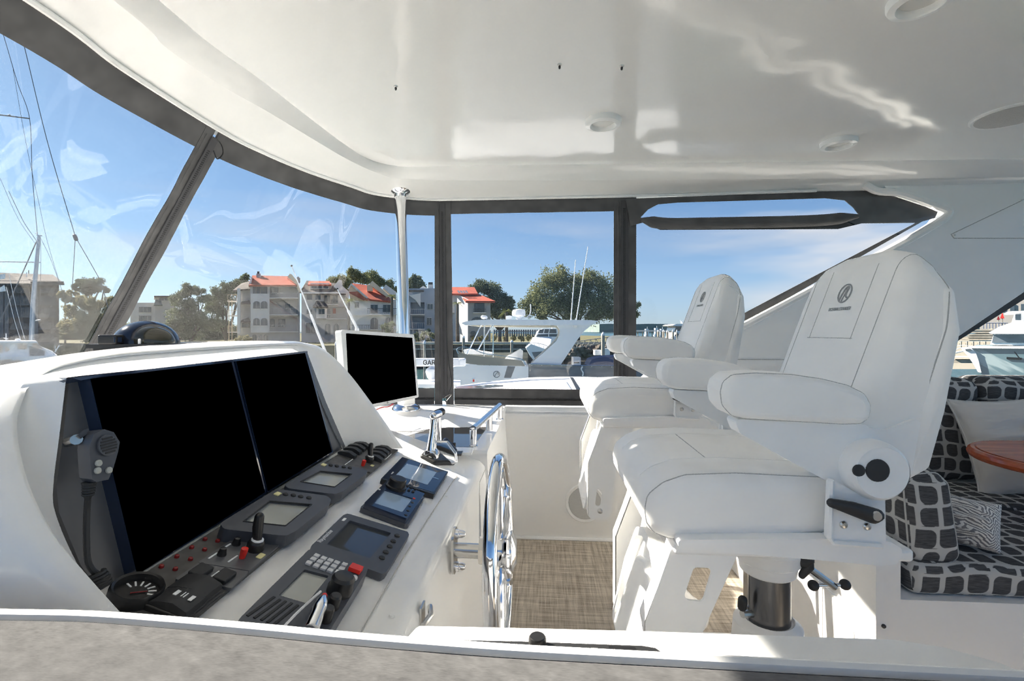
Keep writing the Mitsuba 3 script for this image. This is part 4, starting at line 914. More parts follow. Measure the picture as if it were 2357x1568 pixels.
for f_ in (lambda m: m, mirror):
    chair_parts.append(('footrest_bracket', shape(f_(fpl), PAINT, 20), None, None))
    chair_parts.append(('flange', shape(f_(fl3), PAINT, 20), None, 'footrest_bracket'))
    chair_parts.append(('bolt', shape(f_(slotb), STEEL), None, 'footrest_bracket'))
fb_o, fb_n = A(0.262, CYc, 0.60), unit(A(-1, 0, 0.22)); FB = frame(fb_o, A(0, 1, 0), unit(np.cross(fb_n, A(0, 1, 0))), fb_n)
if FB[2, 1] < 0: FB[:3, 0] *= -1; FB[:3, 1] *= -1
fb = rnd(Polygon([(-0.17, -0.17), (0.17, -0.17), (0.165, 0.0), (0.12, 0.11), (0.05, 0.14), (-0.05, 0.14), (-0.12, 0.11), (-0.165, 0.0)]), 0.03)
cpart('footboard', ext(fb, 0.014, FB), PAINT, smooth=25)
chair_parts.append(('rim', shape(ext(fb.difference(fb.buffer(-0.022)), 0.036, FB), PAINT, 25), None, 'footboard'))
chair_parts.append(('tread', shape(place(shull([(-0.10, -0.14, 0.014), (0.10, -0.14, 0.014), (0.07, 0.04, 0.014), (-0.07, 0.04, 0.014), (0, 0.06, 0.012), (-0.08, -0.14, 0.03), (0.08, -0.14, 0.03)], 0.018, 2), FB), PAINT, 40), None, 'footboard'))
cpart('footrest_arm', rod(A(0.30, 1.08, sbot - 0.02), A(0.275, 1.08, 0.66), 0.012), PAINT, both=True)

def add_chair(label, dx, dy, dz):
    root = thing('helm_chair', label, 'chair', 'white helm chairs')
    last = {}
    for name, d, lab, sub in chair_parts:
        par = last[sub] if sub else root
        k = numbered(par + '__' + name)
        M = T().translate([dx, dy, 0 if name == 'base' else dz])        # the far chair is set higher on its column
        scene[k] = {**d, 'to_world': M} if dx or dy else d
        if lab: labels[k] = {'label': lab}
        if not sub: last[name] = k
add_chair('white leather pedestal helm chair nearest the camera, beside the steering wheel', 0, 0, 0)
add_chair('white leather pedestal helm chair standing farther off, by the side window', -0.03, 0.97, 0.06)

# ------------------------------------------------------------------ settee aft of the chairs
SE = thing('settee_base', 'white moulded base of the settee aft of the helm chairs', 'settee base')
part(SE, 'riser', cat(bx(1.0, 2.78, 1.50, 2.88, 0.0, 0.46), bx(2.70, 4.4, 2.10, 2.88, 0.0, 0.46)), GEL, smooth=20)
part(SE, 'end_panel', ext(rnd(Polygon([(1.50, 0.0), (1.50, 0.60), (1.56, 0.62), (2.30, 0.62), (2.88, 0.62), (2.88, 0.0)]), 0.03), 0.07, frame(A(0.985, 0, 0), A(0, 1, 0), A(0, 0, 1), A(1, 0, 0))), GEL, smooth=25)
part(SE, 'door_panel', ext(rnd(Polygon([(1.60, 0.06), (1.60, 0.30), (1.66, 0.36), (1.95, 0.36), (1.95, 0.06)]), 0.03), 0.008, frame(A(0.986, 0, 0), A(0, -1, 0) * -1, A(0, 0, 1), A(-1, 0, 0)) if False else frame(A(0.978, 0, 0), A(0, 1, 0), A(0, 0, 1), A(1, 0, 0))), GEL, smooth=25)
part(SE, 'door_gap', bx(0.976, 0.982, 1.76, 1.775, 0.06, 0.36), STITCH)
part(SE, 'snap', lathe([(0.006, 0), (0.006, 0.004), (0.003, 0.007)], onY(2033, 1441, 1.50), (0, -1, 0), 12), RUBBER)
def cushion(x0, x1, y0, y1, z0, z1, r=0.03): return rbox(x0, x1, y0, y1, z0, z1, r, 2)
single('seat_cushion', cushion(1.095, 2.75, 1.515, 2.02, 0.462, 0.56), NETFAB, 'patterned seat cushion along the near edge of the settee', 'cushion', smooth=40)
single('seat_cushion', cushion(1.10, 2.75, 2.03, 2.36, 0.462, 0.564), NETFAB, 'patterned seat cushion at the back of the settee under the pale pillow', 'cushion', smooth=40)
single('back_cushion', cushion(1.12, 2.75, 2.37, 2.55, 0.55, 0.915, 0.05), NETFAB, 'tall patterned back cushion of the settee behind the pale pillow', 'cushion', smooth=40)
single('back_roll', cushion(1.12, 2.045, 2.38, 2.60, 0.905, 1.035, 0.055), NETFAB, 'patterned top roll of the settee back next to the helm chair', 'cushion', smooth=40)
single('back_roll', cushion(2.055, 2.9, 2.38, 2.60, 0.905, 1.04, 0.055), NETFAB, 'patterned top roll of the settee back at the right edge of the photo', 'cushion', smooth=40)
struct('trim_5', bx(1.05, 4.4, 2.61, 2.89, 0.0, 0.80), GEL)
bo = XZ([(2070, 1112), (2095, 1087), (2150, 1082), (2178, 1110), (2198, 1240), (2203, 1280), (2182, 1296), (2105, 1293), (2084, 1280)], 1.56)
bol = puff(bo, 1.535, 1.68, 0.03, 2)
k = thing('bolster', 'upright patterned bolster standing on the settee behind the near helm chair', 'cushion'); part(k, 'cover', bol, NETFAB, smooth=40)
part(k, 'piping', seam(bol, (0, 1.55, 0), (0, 1, 0), 0.003), STITCH)
def pillow(w, h, t, n=44, pinch=0.10):
    u, v = np.meshgrid(np.linspace(-1, 1, n), np.linspace(-1, 1, n), indexing='ij')
    e = np.clip((1 - np.abs(u) ** 2.6) * (1 - np.abs(v) ** 2.6), 0, 1) ** 0.55
    x = u * w / 2 * (1 - pinch * (1 - v ** 2) * np.abs(u) ** 3 * 0.6); y = v * h / 2 * (1 - pinch * (1 - u ** 2) * np.abs(v) ** 3 * 0.6)
    wr = 0.03 * (meshkit.fbm(np.stack([u * 1.6 + v * 0.8, v * 6, u * 0], -1), 3, seed=8) - 0.5)
    a = np.stack([x, y, t / 2 * e + wr * e], -1); b = np.stack([x, y, -t / 2 * e], -1)
    m = cat(loft(a), loft(b[:, ::-1])); m.merge_vertices(); trimesh.repair.fix_normals(m); return m, np.vstack([a[0], a[:, -1], a[-1][::-1], a[:, 0][::-1]])
pm, pe_ = pillow(0.46, 0.44, 0.17, pinch=0.2)
pn = unit(A(-0.12, -1.0, 0.32)); pu = unit(np.cross(A(0, 0, 1), pn)); pv = np.cross(pn, pu)
ppos = onY(2352, 1026, 2.245)
ca, sa = math.cos(0.10), math.sin(0.10); FP = frame(ppos, pu * ca + pv * sa, pv * ca - pu * sa, pn)
k = thing('pillow', 'pale linen pillow with a dark letter leaning on the settee back', 'pillow')
part(k, 'cover', place(pm, FP), LINEN, smooth=True)
part(k, 'piping', tube(resample(pe_, 120) @ FP[:3, :3].T + ppos, 0.004, 6, closed=True), LINEN)
la = [(0.022 + 0.042 * math.cos(a), 0.045 + 0.045 * math.sin(a), 0.086) for a in np.linspace(0.7, 5.6, 24)]
part(k, 'letter', tube(np.array(la) @ FP[:3, :3].T + ppos, np.interp(np.linspace(0, 1, 24), [0, 0.3, 0.6, 1], [0.005, 0.010, 0.010, 0.004]), 6), INK)
pm2, pe2 = pillow(0.135, 0.15, 0.12, pinch=0.05)
n2 = unit(A(-0.75, -0.75, 0.35)); u2 = unit(np.cross(A(0, 0, 1), n2)); F2 = frame(onY(2236, 1203, 1.64), u2, np.cross(n2, u2), n2)
single('throw_pillow', place(pm2, F2), MAZEFAB, 'small grey and white maze patterned pillow lying beside the bolster', 'pillow', smooth=True)
tbp = rnd(Polygon([(1.60, 1.54), (3.4, 1.54), (3.4, 2.08), (1.60, 2.08)]), 0.26, 10)
k = thing('table', 'varnished reddish wood table at the right edge in front of the pale pillow', 'table')
rim_t = np.array(tbp.exterior.coords)[:-1]
zt = 0.815
part(k, 'top', ext(tbp.buffer(-0.012), 0.034, frame(A(0, 0, zt - 0.034), A(1, 0, 0), A(0, 1, 0), A(0, 0, 1))), WOOD, smooth=30)
rr = resample(np.vstack([rim_t, rim_t[:1]]), 120)[:-1]
part(k, 'edge', tube(np.c_[rr * 1.0, np.full(len(rr), zt - 0.018)], 0.0175, 10, closed=True), WOOD)
part(k, 'pedestal', lathe([(0.16, 0.0), (0.16, 0.012), (0.05, 0.03), (0.04, 0.05), (0.04, 0.77), (0.12, 0.780)], A(3.02, 1.80, 0.0), (0, 0, 1), 24), STEEL)

# ------------------------------------------------------------------ foreground: side cabinet with a stereo, and the grey seat back before the lens
ZL = 0.87
far_ = [onZ(x, y, ZL) for x, y in ((958, 1446), (966, 1441), (1200, 1446), (1480, 1453), (1880, 1467), (2060, 1473), (2180, 1492), (2300, 1526), (2480, 1600))]
pg = Polygon([(p[0], p[1]) for p in far_] + [(0.85, 0.475), (-0.2, 0.515)])
sc_ = thing('side_cabinet', 'white side cabinet top behind the grey seat back in the foreground', 'cabinet')
part(sc_, 'top', ext(pg, -0.03, frame(A(0, 0, ZL), A(1, 0, 0), A(0, 1, 0), A(0, 0, 1))), GEL, smooth=25)
part(sc_, 'body', ext(pg.buffer(-0.012), -0.86, frame(A(0, 0, ZL - 0.01), A(1, 0, 0), A(0, 1, 0), A(0, 0, 1))), GEL, smooth=25)
st = thing('stereo', 'flat black stereo remote with a round knob let into the white side cabinet', 'stereo')
PLL = (A(0, 0, ZL), A(0, 0, 1))
part(st, 'panel', slab([(1043, 1480), (1058, 1474), (1200, 1477), (1478, 1487), (1508, 1492), (1560, 1526), (1020, 1530)], PLL, 0.004, -0.004, u=A(1, 0, 0)), RUBBER)
part(st, 'knob', lathe([(0.0115, 0), (0.0105, 0.010), (0.009, 0.012), (0, 0.012)], onZ(1237, 1487, ZL + 0.004), (0, 0, 1), 20), BLACK)
for x, y in ((1105, 1485), (1142, 1486), (1180, 1486), (1266, 1490), (1300, 1492), (1368, 1494)): part(st, 'mark', box(onZ(x, y, ZL + 0.0043), (0.008, 0.003, 0.0006)), STITCH)
part(st, 'socket', box(onZ(1432, 1494, ZL + 0.0045), (0.032, 0.008, 0.001)), ZIP)
E = [onZ(x, y, 0.945) for x, y in ((-900, 1400), (-300, 1402), (0, 1409), (200, 1413), (400, 1427), (600, 1444), (800, 1463), (1000, 1479), (1200, 1493), (1500, 1509), (1800, 1525), (2357, 1553), (2900, 1580))]
E = resample(curve(E, 80), 90)
pr_ = [(0.0, -0.42), (0.0, -0.02), (-0.006, -0.006), (-0.016, 0.0), (-0.09, 0.003), (-0.15, -0.003), (-0.175, -0.03), (-0.18, -0.42)]
Lp = []
for dy_, dz_ in pr_:
    q = E.copy(); q[:, 1] += dy_; q[:, 2] += dz_ + 0.003 * (meshkit.fbm(q * [5, 5, 5], 3, seed=5) - 0.5); Lp.append(q)
fc = loft(Lp, False); e0 = np.array([l[0] for l in Lp]); e1 = np.array([l[-1] for l in Lp])
fc = cat(fc, TM(np.vstack([e0, e0.mean(0)]), [(i, i + 1, len(e0)) for i in range(len(e0) - 1)]), TM(np.vstack([e1, e1.mean(0)]), [(i + 1, i, len(e1)) for i in range(len(e1) - 1)]))
k = thing('bench', 'grey woven bench back with pale piping across the bottom of the photo', 'bench')
part(k, 'backrest', fc, GREYFAB, smooth=50)
part(k, 'piping', tube(E + A(0, 0.002, -0.006), 0.0075, 8), PIPING)
# ------------------------------------------------------------------ water, land and boats outside
def wave(p, n, uv): return fbm(p.x * 1.1, p.y * 1.6, 0, 4) + 0.35 * fbm(p.x * 5, p.y * 7, 3, 2)
WATER = mat('water', (0.035, 0.075, 0.075), 0.09, spec=0.6, bump=wave, bscale=0.16, eps=2e-2)
single('harbour_water', bx(-900, 900, -300, 2500, -3.6, -3.4), WATER, 'green harbour water between and beyond the moored boats', 'water', kind='stuff', smooth=False)
BWHITE = mat('boat_white', (0.78, 0.79, 0.80), 0.22)
BCREAM = mat('boat_cream', (0.55, 0.50, 0.42), 0.4)
NAVY = mat('navy_hull', proc(lambda p, n, uv: mix((0.10, 0.17, 0.20), (0.30, 0.38, 0.40), smoothstep(0.52, 0.70, fbm((p.x + p.z) * 5, (p.x - p.z) * 1.2 + p.y, 1, 3)))), 0.12, spec=0.8)
SMOKE = mat('smoked_vinyl', (0.16, 0.17, 0.15), 0.15, spec=0.7)
TINT = mat('tinted_glass', (0.05, 0.07, 0.09), 0.06, spec=0.8)
BLUECANV = mat('blue_canvas', (0.06, 0.09, 0.17), 0.8)
CURTAIN = mat('side_curtain', proc(lambda p, n, uv: mix((0.06, 0.08, 0.10), (0.16, 0.19, 0.22), fbm(p.x * 3, p.z * 9, p.y * 3, 3))), 0.25, spec=0.6)
PILE = mat('piling_wood', proc(lambda p, n, uv: mix((0.20, 0.18, 0.15), (0.42, 0.39, 0.34), fbm(p.x * 5, p.y * 5, p.z * 1.2, 3))), 0.9)
DOCK = mat('dock_plank', (0.50, 0.45, 0.37), 0.85)
DARKWOOD = mat('seawall_wood', proc(lambda p, n, uv: mix((0.075, 0.06, 0.05), (0.20, 0.17, 0.14), fbm(p.x * 2, p.y * 2, p.z * 6, 3))), 0.9)
GRASS = mat('grass', proc(lambda p, n, uv: mix((0.055, 0.062, 0.028), (0.17, 0.15, 0.075), fbm(p.x * 0.5, p.y * 0.5, p.z, 4))), 0.95)
RIGG = mat('rigging', (0.16, 0.16, 0.165), 0.4, metal=0.6)
FACE = None
def PB(d):
    """The upright plane at distance d: square to the lens axis, or to the line of sight of the photo column FACE."""
    if FACE is None: return (EYE + FWD * d, -FWD)
    r = raydir(FACE, CY); r = r / np.linalg.norm(r); return (EYE + r * d * math.hypot(1, (FACE - CX) / FPX), -r)
def od(x, y, d): return hit(x, y, PB(d))
def pp(pix, d, depth, r=0.0): return slab(pix, PB(d), 0.0, -depth, r=r, u=np.cross(UP, PB(d)[1]))
def pbx(x0, x1, y0, y1, d, depth): return pp([(x0, y0), (x1, y0), (x1, y1), (x0, y1)], d, depth)
def prod(x0, y0, x1, y1, d, rpx, d1=None, n=8): return rod(od(x0, y0, d), od(x1, y1, d if d1 is None else d1), rpx * d / FPX, n)
def pline(pts, d, rpx, n=6): return tube(curve([od(x, y, d) for x, y in pts], 6 * len(pts)), rpx * d / FPX, n)

# neighbouring flybridge yacht
ny = thing('flybridge_yacht', 'white flybridge yacht with raked arch moored alongside, seen through the square side window', 'yacht')
D = 15.0
part(ny, 'hardtop', pp([(1062, 744), (1072, 740), (1092, 737), (1130, 735.5), (1360, 737), (1376, 739), (1372, 743), (1352, 749), (1070, 748.5)], D, 3.4), BWHITE)
part(ny, 'roof_lining', pp([(1080, 748), (1350, 748), (1350, 752), (1268, 753), (1090, 751)], D + 0.3, 2.8), BCREAM)
part(ny, 'arch', pp([(1262, 746), (1282, 750), (1289, 760), (1288, 772), (1281, 785), (1262, 803), (1222, 838), (1290, 841), (1312, 808), (1330, 781), (1345, 762), (1360, 750), (1372, 742)], D + 0.1, 0.35), BWHITE)
part(ny, 'arch', pp([(1262, 746), (1282, 750), (1289, 760), (1288, 772), (1281, 785), (1262, 803), (1222, 838), (1290, 841), (1312, 808), (1330, 781), (1345, 762), (1360, 750), (1372, 742)], D + 2.9, 0.3), BWHITE)
part(ny, 'arch_trim', pline([(1262, 750), (1279, 752), (1286, 762), (1283, 776), (1268, 794), (1224, 835)], D + 0.28, 2.6), BCREAM)
for a in ((1108, 748, 1072, 822), (1115, 748, 1114, 840), (1133, 748, 1099, 808), (1135, 748, 1135, 840)):
    part(ny, 'post', prod(*a, D + 0.25, 1.5, n=10), CHROME)
part(ny, 'rail', pline([(1055, 815), (1051, 804), (1062, 799), (1085, 802), (1115, 814), (1160, 820), (1200, 827), (1210, 840)], D - 0.05, 0.9), CHROME)
part(ny, 'wind_screen', pp([(1052, 806), (1066, 815), (1112, 821), (1200, 830), (1209, 843), (1100, 841), (1068, 836), (1054, 822)], D, 0.05), SMOKE)
part(ny, 'cockpit_side', pbx(1060, 1215, 812, 840, D + 2.9, 0.1), SMOKE)
for pts, dd in (([(1155, 838), (1166, 822), (1198, 804), (1204, 808), (1202, 841)], 1.2), ([(1180, 842), (1185, 832), (1210, 834), (1211, 843)], 0.7), ([(1066, 806), (1075, 804), (1132, 812), (1132, 818), (1070, 815)], 1.6)):
    part(ny, 'seat', pp(pts, D + dd, 0.5), BWHITE)
part(ny, 'coaming', pp([(1040, 846), (1075, 838), (1115, 840), (1217, 844), (1217, 900), (1040, 900)], D, 3.6), BWHITE)
part(ny, 'stripe', pp([(1168, 843), (1186, 844), (1176, 870), (1160, 870)], D - 0.005, 0.004), CURTAIN)
part(ny, 'emblem', cat(ring(7.2 * D / FPX, 0.9 * D / FPX, onD(1143, 862, D - 0.02), -FWD, 30, 6), pline([(1138, 868), (1142, 861), (1146, 857), (1147, 863)], D - 0.02, 0.9)), EMBLEM)
part(ny, 'side_light', pbx(1087, 1095, 872, 880, D - 0.06, 0.05), BWHITE)
part(ny, 'red_lens', pbx(1088, 1092, 873.5, 879, D - 0.07, 0.03), RED)
part(ny, 'side_curtain', pp([(1216, 839), (1300, 841), (1424, 842), (1560, 846), (1560, 880), (1216, 869)], D, 0.06), CURTAIN)
part(ny, 'curtain_rail', pline([(1216, 838), (1320, 841), (1424, 842), (1560, 846)], D - 0.03, 1.2), CHROME)
for i in range(9): part(ny, 'snap', lathe([(0.012, 0), (0.010, 0.01)], onD(1224 + i * 23, 841 + i * 0.5, D - 0.04), -FWD, 8), BWHITE)
part(ny, 'fender_line', pline([(1341, 844), (1338, 850), (1342, 858), (1341, 866)], D - 0.05, 1.6), BWHITE)
part(ny, 'hull', pp([(1040, 898), (1217, 898), (1700, 868), (1700, 1104), (1060, 1104)], D + 0.02, 4.2), BWHITE)
part(ny, 'cockpit_tender', pp([(1355, 842), (1362, 828), (1380, 823), (1424, 820), (1424, 843)], D + 1.5, 1.0), BLUECANV)
part(ny, 'locker', pbx(1320, 1337, 823, 842, D + 2.0, 0.6), BWHITE)
part(ny, 'locker_vent', pbx(1321, 1333, 834, 836, D + 1.99, 0.02), ZIP)
part(ny, 'radar_dome', lathe([(14 * D / FPX, 0), (16.5 * D / FPX, 0.03), (16.5 * D / FPX, 0.14), (14.5 * D / FPX, 0.21), (8 * D / FPX, 0.235), (0, 0.24)], onD(1194, 728, D + 1.0), (0, 0, 1), 28), BWHITE)
part(ny, 'radar_mount', lathe([(0.10, -0.12), (0.08, -0.03), (0.12, 0.0)], onD(1194, 728, D + 1.0), (0, 0, 1), 18), BWHITE)
part(ny, 'horn', pline([(1200, 733), (1215, 729), (1221, 718), (1221, 700)], D + 1.0, 1.4), BWHITE)
part(ny, 'radar_base', pbx(1164, 1178, 727, 737, D + 0.9, 0.3), BWHITE)
part(ny, 'search_light', shull([onD(1111, 730, D + 0.5), onD(1118, 731, D + 0.5)], 4.5 * D / FPX, 2), BWHITE)
part(ny, 'search_light_foot', prod(1116, 731, 1118, 738, D + 0.5, 2.0), BLACK)
for a in ((1314, 738, 1325, 598), (1324, 752, 1353.5, 568)):
    part(ny, 'antenna', tube([onD(a[0], a[1], D + 0.05), onD(a[2], a[3], D + 0.05)], [0.020, 0.011], 8), BWHITE)
part(ny, 'antenna_clamp', pbx(1321, 1328, 748, 754, D + 0.02, 0.1), STEEL)

# low motor yacht in front of it: roof, hatch and open radar scanner
ly = thing('motor_yacht', 'white motor yacht roof with open scanner radar right outside the side window', 'yacht')
ZR = 0.20
def rz(pts): return [onZ(x, y, ZR) for x, y in pts]
rp = rz([(1046, 889), (1120, 879), (1220, 869), (1310, 867), (1420, 869), (1560, 873), (1560, 950), (1046, 930)])
part(ly, 'roof', ext(Polygon([p[:2] for p in rp]), -0.12, frame(A(0, 0, ZR), A(1, 0, 0), A(0, 1, 0), A(0, 0, 1))), BWHITE, smooth=25)
part(ly, 'ridge', tube(np.array(rz([(1046, 893), (1120, 884), (1220, 876), (1310, 873)])) + A(0, 0, 0.0), 0.03, 8), BWHITE)
part(ly, 'hatch_gap', slab([(1312, 868), (1319, 869), (1342, 905), (1332, 907)], (A(0, 0, ZR), A(0, 0, 1)), 0.006, -0.02, u=A(1, 0, 0)), BLACK)
part(ly, 'hatch', slab([(1060, 905), (1200, 884), (1300, 875), (1322, 908), (1060, 922)], (A(0, 0, ZR), A(0, 0, 1)), 0.03, -0.02, r=0.05, u=A(1, 0, 0)), BWHITE)
part(ly, 'window_slit', slab([(1050, 890), (1140, 886), (1158, 887), (1140, 889), (1052, 897)], (A(0, 0, ZR), A(0, 0, 1)), 0.02, -0.0, u=A(1, 0, 0)), TINT)
part(ly, 'cabin', ext(Polygon([p[:2] for p in rp]).buffer(-0.15), -3.5, frame(A(0, 0, ZR - 0.05), A(1, 0, 0), A(0, 1, 0), A(0, 0, 1))), BWHITE, smooth=25)
ar = rz([(930, 873), (1060, 875), (1060, 886), (930, 884)])
part(ly, 'radar_platform', ext(Polygon([p[:2] for p in ar]), -0.07, frame(A(0, 0, ZR), A(1, 0, 0), A(0, 1, 0), A(0, 0, 1))), BWHITE)
part(ly, 'platform_leg', prod(985, 882, 960, 1000, 10.2, 6), BWHITE)
DR = 10.2
part(ly, 'scanner', rbox_f(frame(onD(1008, 834, DR), RIGHT, FWD, UP), 128 * DR / FPX, 0.14, 19 * DR / FPX, 0.03), BWHITE)
part(ly, 'scanner_cap', rbox_f(frame(onD(1064, 834, DR - 0.01), RIGHT, FWD, UP), 16 * DR / FPX, 0.16, 18 * DR / FPX, 0.04), BWHITE)
part(ly, 'scanner_lettering', text('GARMIN', 10 * DR / FPX, frame(onD(973, 834.5, DR - 0.072) + RIGHT * 0 - UP * 5.0 * DR / FPX, RIGHT, UP, -FWD), bold=True), ZIP, smooth=False)
part(ly, 'scanner_pedestal', lathe([(9 * DR / FPX, 0), (13 * DR / FPX, 0.04), (17 * DR / FPX, 0.16), (15 * DR / FPX, 0.22), (8 * DR / FPX, 0.26), (6 * DR / FPX, 0.30)], onD(996, 873, DR), (0, 0, 1), 28), BWHITE)

# sports cruiser at the far dock
sc = thing('sports_cruiser', 'white sports cruiser lying bow on, framed by the arch of the flybridge yacht', 'boat')
D = 42.0
part(sc, 'hull', pp([(1211, 802), (1222, 792), (1262, 806), (1268, 812), (1262, 835), (1232, 835), (1222, 822)], D, 3.0), BWHITE)
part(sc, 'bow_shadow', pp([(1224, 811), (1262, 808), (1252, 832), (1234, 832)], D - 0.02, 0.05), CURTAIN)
part(sc, 'foredeck', hull([onD(x, y, d) for x, y, d in ((1214, 800, D), (1264, 806, D), (1226, 776, D + 3), (1270, 776, D + 3), (1226, 800, D + 3), (1270, 800, D + 3))]), BWHITE)
part(sc, 'cabin', pp([(1233, 777), (1240, 762), (1250, 757), (1285, 757), (1290, 780), (1285, 792), (1234, 790)], D + 3, 3.0), BWHITE)
for pts in ([(1242, 759), (1252, 758), (1250, 767), (1239, 767)], [(1254, 758), (1264, 758), (1262, 767), (1252, 767)], [(1266, 758), (1280, 758), (1281, 767), (1264, 767)], [(1238, 770), (1262, 769), (1262, 775), (1234, 775)], [(1264, 769), (1284, 769), (1284, 775), (1264, 775)]):
    part(sc, 'windscreen', pp(pts, D + 2.98, 0.03), TINT)
part(sc, 'bow_rail', cat(pline([(1212, 801), (1214, 792), (1235, 790), (1258, 796), (1264, 804)], D - 0.1, 0.5), *[prod(x, 791, x + 2, 802, D - 0.1, 0.4) for x in (1220, 1230, 1240, 1250)]), CHROME)
part(sc, 'horn', lathe([(0.08, 0), (0.12, 0.3), (0.02, 0.4)], onD(1271, 757, D + 4), (0, 0, 1), 12), BWHITE)

# docks, pilings and the gangway
dk = thing('floating_dock', 'pale floating dock running behind the flybridge yacht', 'dock')
part(dk, 'deck', bx(*(lambda p, q: (p[0], q[0]))(onZ(1310, 818, -2.6), onZ(1480, 818, -2.6)), onZ(1400, 818, -2.6)[1], onZ(1400, 818, -2.6)[1] + 2.2, -2.95, -2.6), DOCK)
def piling(x, y0, y1, d, rpx, lab, grp='wooden pilings beyond the boats'):
    k = thing('piling', lab, 'piling', grp)
    p, q = onD(x, y0, d), onD(x, y1, d)
    part(k, 'post', rod(A(p[0], p[1], -3.5), p, rpx * d / FPX, 12), PILE)
    part(k, 'cap', lathe([(rpx * 1.08 * d / FPX, -0.12), (rpx * 1.08 * d / FPX, 0.0), (0.0, 0.2)], p, (0, 0, 1), 12), BWHITE)
for x, y0, y1, d, r, l in ((1388, 769, 822, 40, 4.2, 'tall white capped piling beside the gangway'), (1178, 786, 830, 56, 3.4, 'wooden piling at the seawall behind the yacht rail'), (1067, 776, 815, 50, 3.2, 'pale piling left of the yacht posts'),
                           (977, 788, 850, 38, 3.0, 'dark piling between the chrome pole and the zipper strip'), (774, 790, 815, 30, 3.2, 'dock piling left of the monitor'),
                           (1515, 762, 800, 70, 2.6, 'leftmost of the distant pilings beside the far helm chair'), (1527, 762, 800, 66, 2.6, 'second of the distant pilings beside the far helm chair'), (1536, 763, 800, 64, 2.8, 'third of the distant pilings beside the far helm chair'), (1549, 762, 805, 55, 2.4, 'fourth of the distant pilings, before the far white yacht'), (1558, 762, 805, 53, 1.6, 'thin dark piling before the far white yacht')):
    piling(x, y0, y1, d, r, l)
gw = thing('gangway', 'aluminium truss gangway sloping down to the floating dock', 'gangway')
D = 44
for a in ((1318, 802, 1402, 788), (1322, 787, 1402, 776), (1322, 787, 1318, 802)): part(gw, 'chord', prod(*a, D, 1.1), PILE)
for i in range(6):
    x = 1326 + i * 13; part(gw, 'brace', prod(x, 801 - i * 2.0, x + 7, 786 - i * 1.9, D, 0.7), PILE); part(gw, 'brace', prod(x + 7, 786 - i * 1.9, x + 13, 799 - i * 2.0, D, 0.7), PILE)
db = thing('dock_box', 'white dock boxes beside the capped piling', 'dock box')
part(db, 'box', pbx(1370, 1384, 806, 818, 42, 1.0), BWHITE); part(db, 'box', pbx(1392, 1404, 803, 818, 41, 1.0), BWHITE)
rv = thing('rip_rap', 'dark stone bank below the gangway', 'stone bank', kind='stuff')
stones = []
for i in range(420):
    x, y, d = rng.uniform(1296, 1425), rng.uniform(800, 820), rng.uniform(54, 57)
    s = trimesh.creation.icosphere(subdivisions=0, radius=rng.uniform(0.2, 0.5)); s.apply_scale(rng.uniform(0.6, 1.3, 3)); s.apply_translation(onD(x, y, d)); stones.append(s)
scene[rv] = shape(cat(*stones), DARKWOOD, False)
# seawall with planks
sw = thing('seawall', 'timber seawall with pale cap along the shore', 'seawall')
DW = 60.0
part(sw, 'core', pbx(880, 1420, 797, 846, DW + 0.4, 1.0), DARKWOOD)
part(sw, 'cap', pbx(880, 1420, 788, 793, DW - 0.2, 1.6), DOCK)
for i in range(34): part(sw, 'plank', pbx(884 + i * 16, 884 + i * 16 + 15.2, 794, 845, DW + rng.uniform(0, 0.12), 0.3), DARKWOOD)
part(sw, 'waler', pbx(880, 1420, 802, 806, DW - 0.25, 0.25), PILE)
# land behind
def ground(name, lab, pts, m, z): 
    P = [EYE * [1, 1, 0] + RIGHT * x + FWD * d for x, d in pts]
    single(name, ext(Polygon([q[:2] for q in P]), -3.2, frame(A(0, 0, z), A(1, 0, 0), A(0, 1, 0), A(0, 0, 1))), m, lab, 'shore', kind='structure', smooth=False)
ground('ground_1', 'grassy shore under the houses', [(-140, 48), (-60, 54), (-12, 61), (14, 61), (30, 75), (40, 140), (-20, 420), (-420, 420), (-420, 48)], GRASS, -0.55)

# long covered pier and far yachts to the right of the square window
pr = thing('covered_pier', 'long low white roofed pier on the far water', 'pier')
part(pr, 'roof', pbx(1462, 1600, 760.2, 763.5, 110, 6), BWHITE)
for i in range(12): part(pr, 'post', prod(1468 + i * 11, 763, 1468 + i * 11, 800, 111, 0.9), PILE)
part(pr, 'deck', pbx(1462, 1620, 800, 806, 110, 6), DOCK)
fy = thing('far_yacht', 'white yacht with dark windows left of the far helm chair', 'yacht')
D = 62
part(fy, 'hull', pp([(1545, 796), (1560, 784), (1640, 782), (1640, 842), (1570, 842)], D, 5), BWHITE)
part(fy, 'cabin', pp([(1552, 784), (1560, 762), (1640, 760), (1640, 784)], D + 0.3, 4), BWHITE)
part(fy, 'bridge_glass', pp([(1553, 762), (1556, 750), (1640, 749), (1640, 762)], D + 0.5, 3.4), TINT)
part(fy, 'roof', pp([(1549, 749), (1556, 746), (1640, 746), (1640, 750), (1552, 751)], D, 4.4), BWHITE)
for pts in ([(1553, 772), (1560, 767), (1566, 773), (1558, 777)], [(1570, 768), (1590, 766), (1590, 770), (1574, 771)], [(1566, 776), (1574, 775), (1574, 779), (1566, 779)]): part(fy, 'window', pp(pts, D - 0.02, 0.1), TINT)
part(fy, 'mast', cat(prod(1568, 746, 1566, 737, D + 1, 0.5), prod(1572, 746, 1571, 739, D + 1, 0.5)), BWHITE)
part(fy, 'dome', lathe([(0.1, 0), (0.16, 0.15), (0.1, 0.3), (0, 0.34)], onD(1569.5, 745, D + 1), (0, 0, 1), 12), BWHITE)
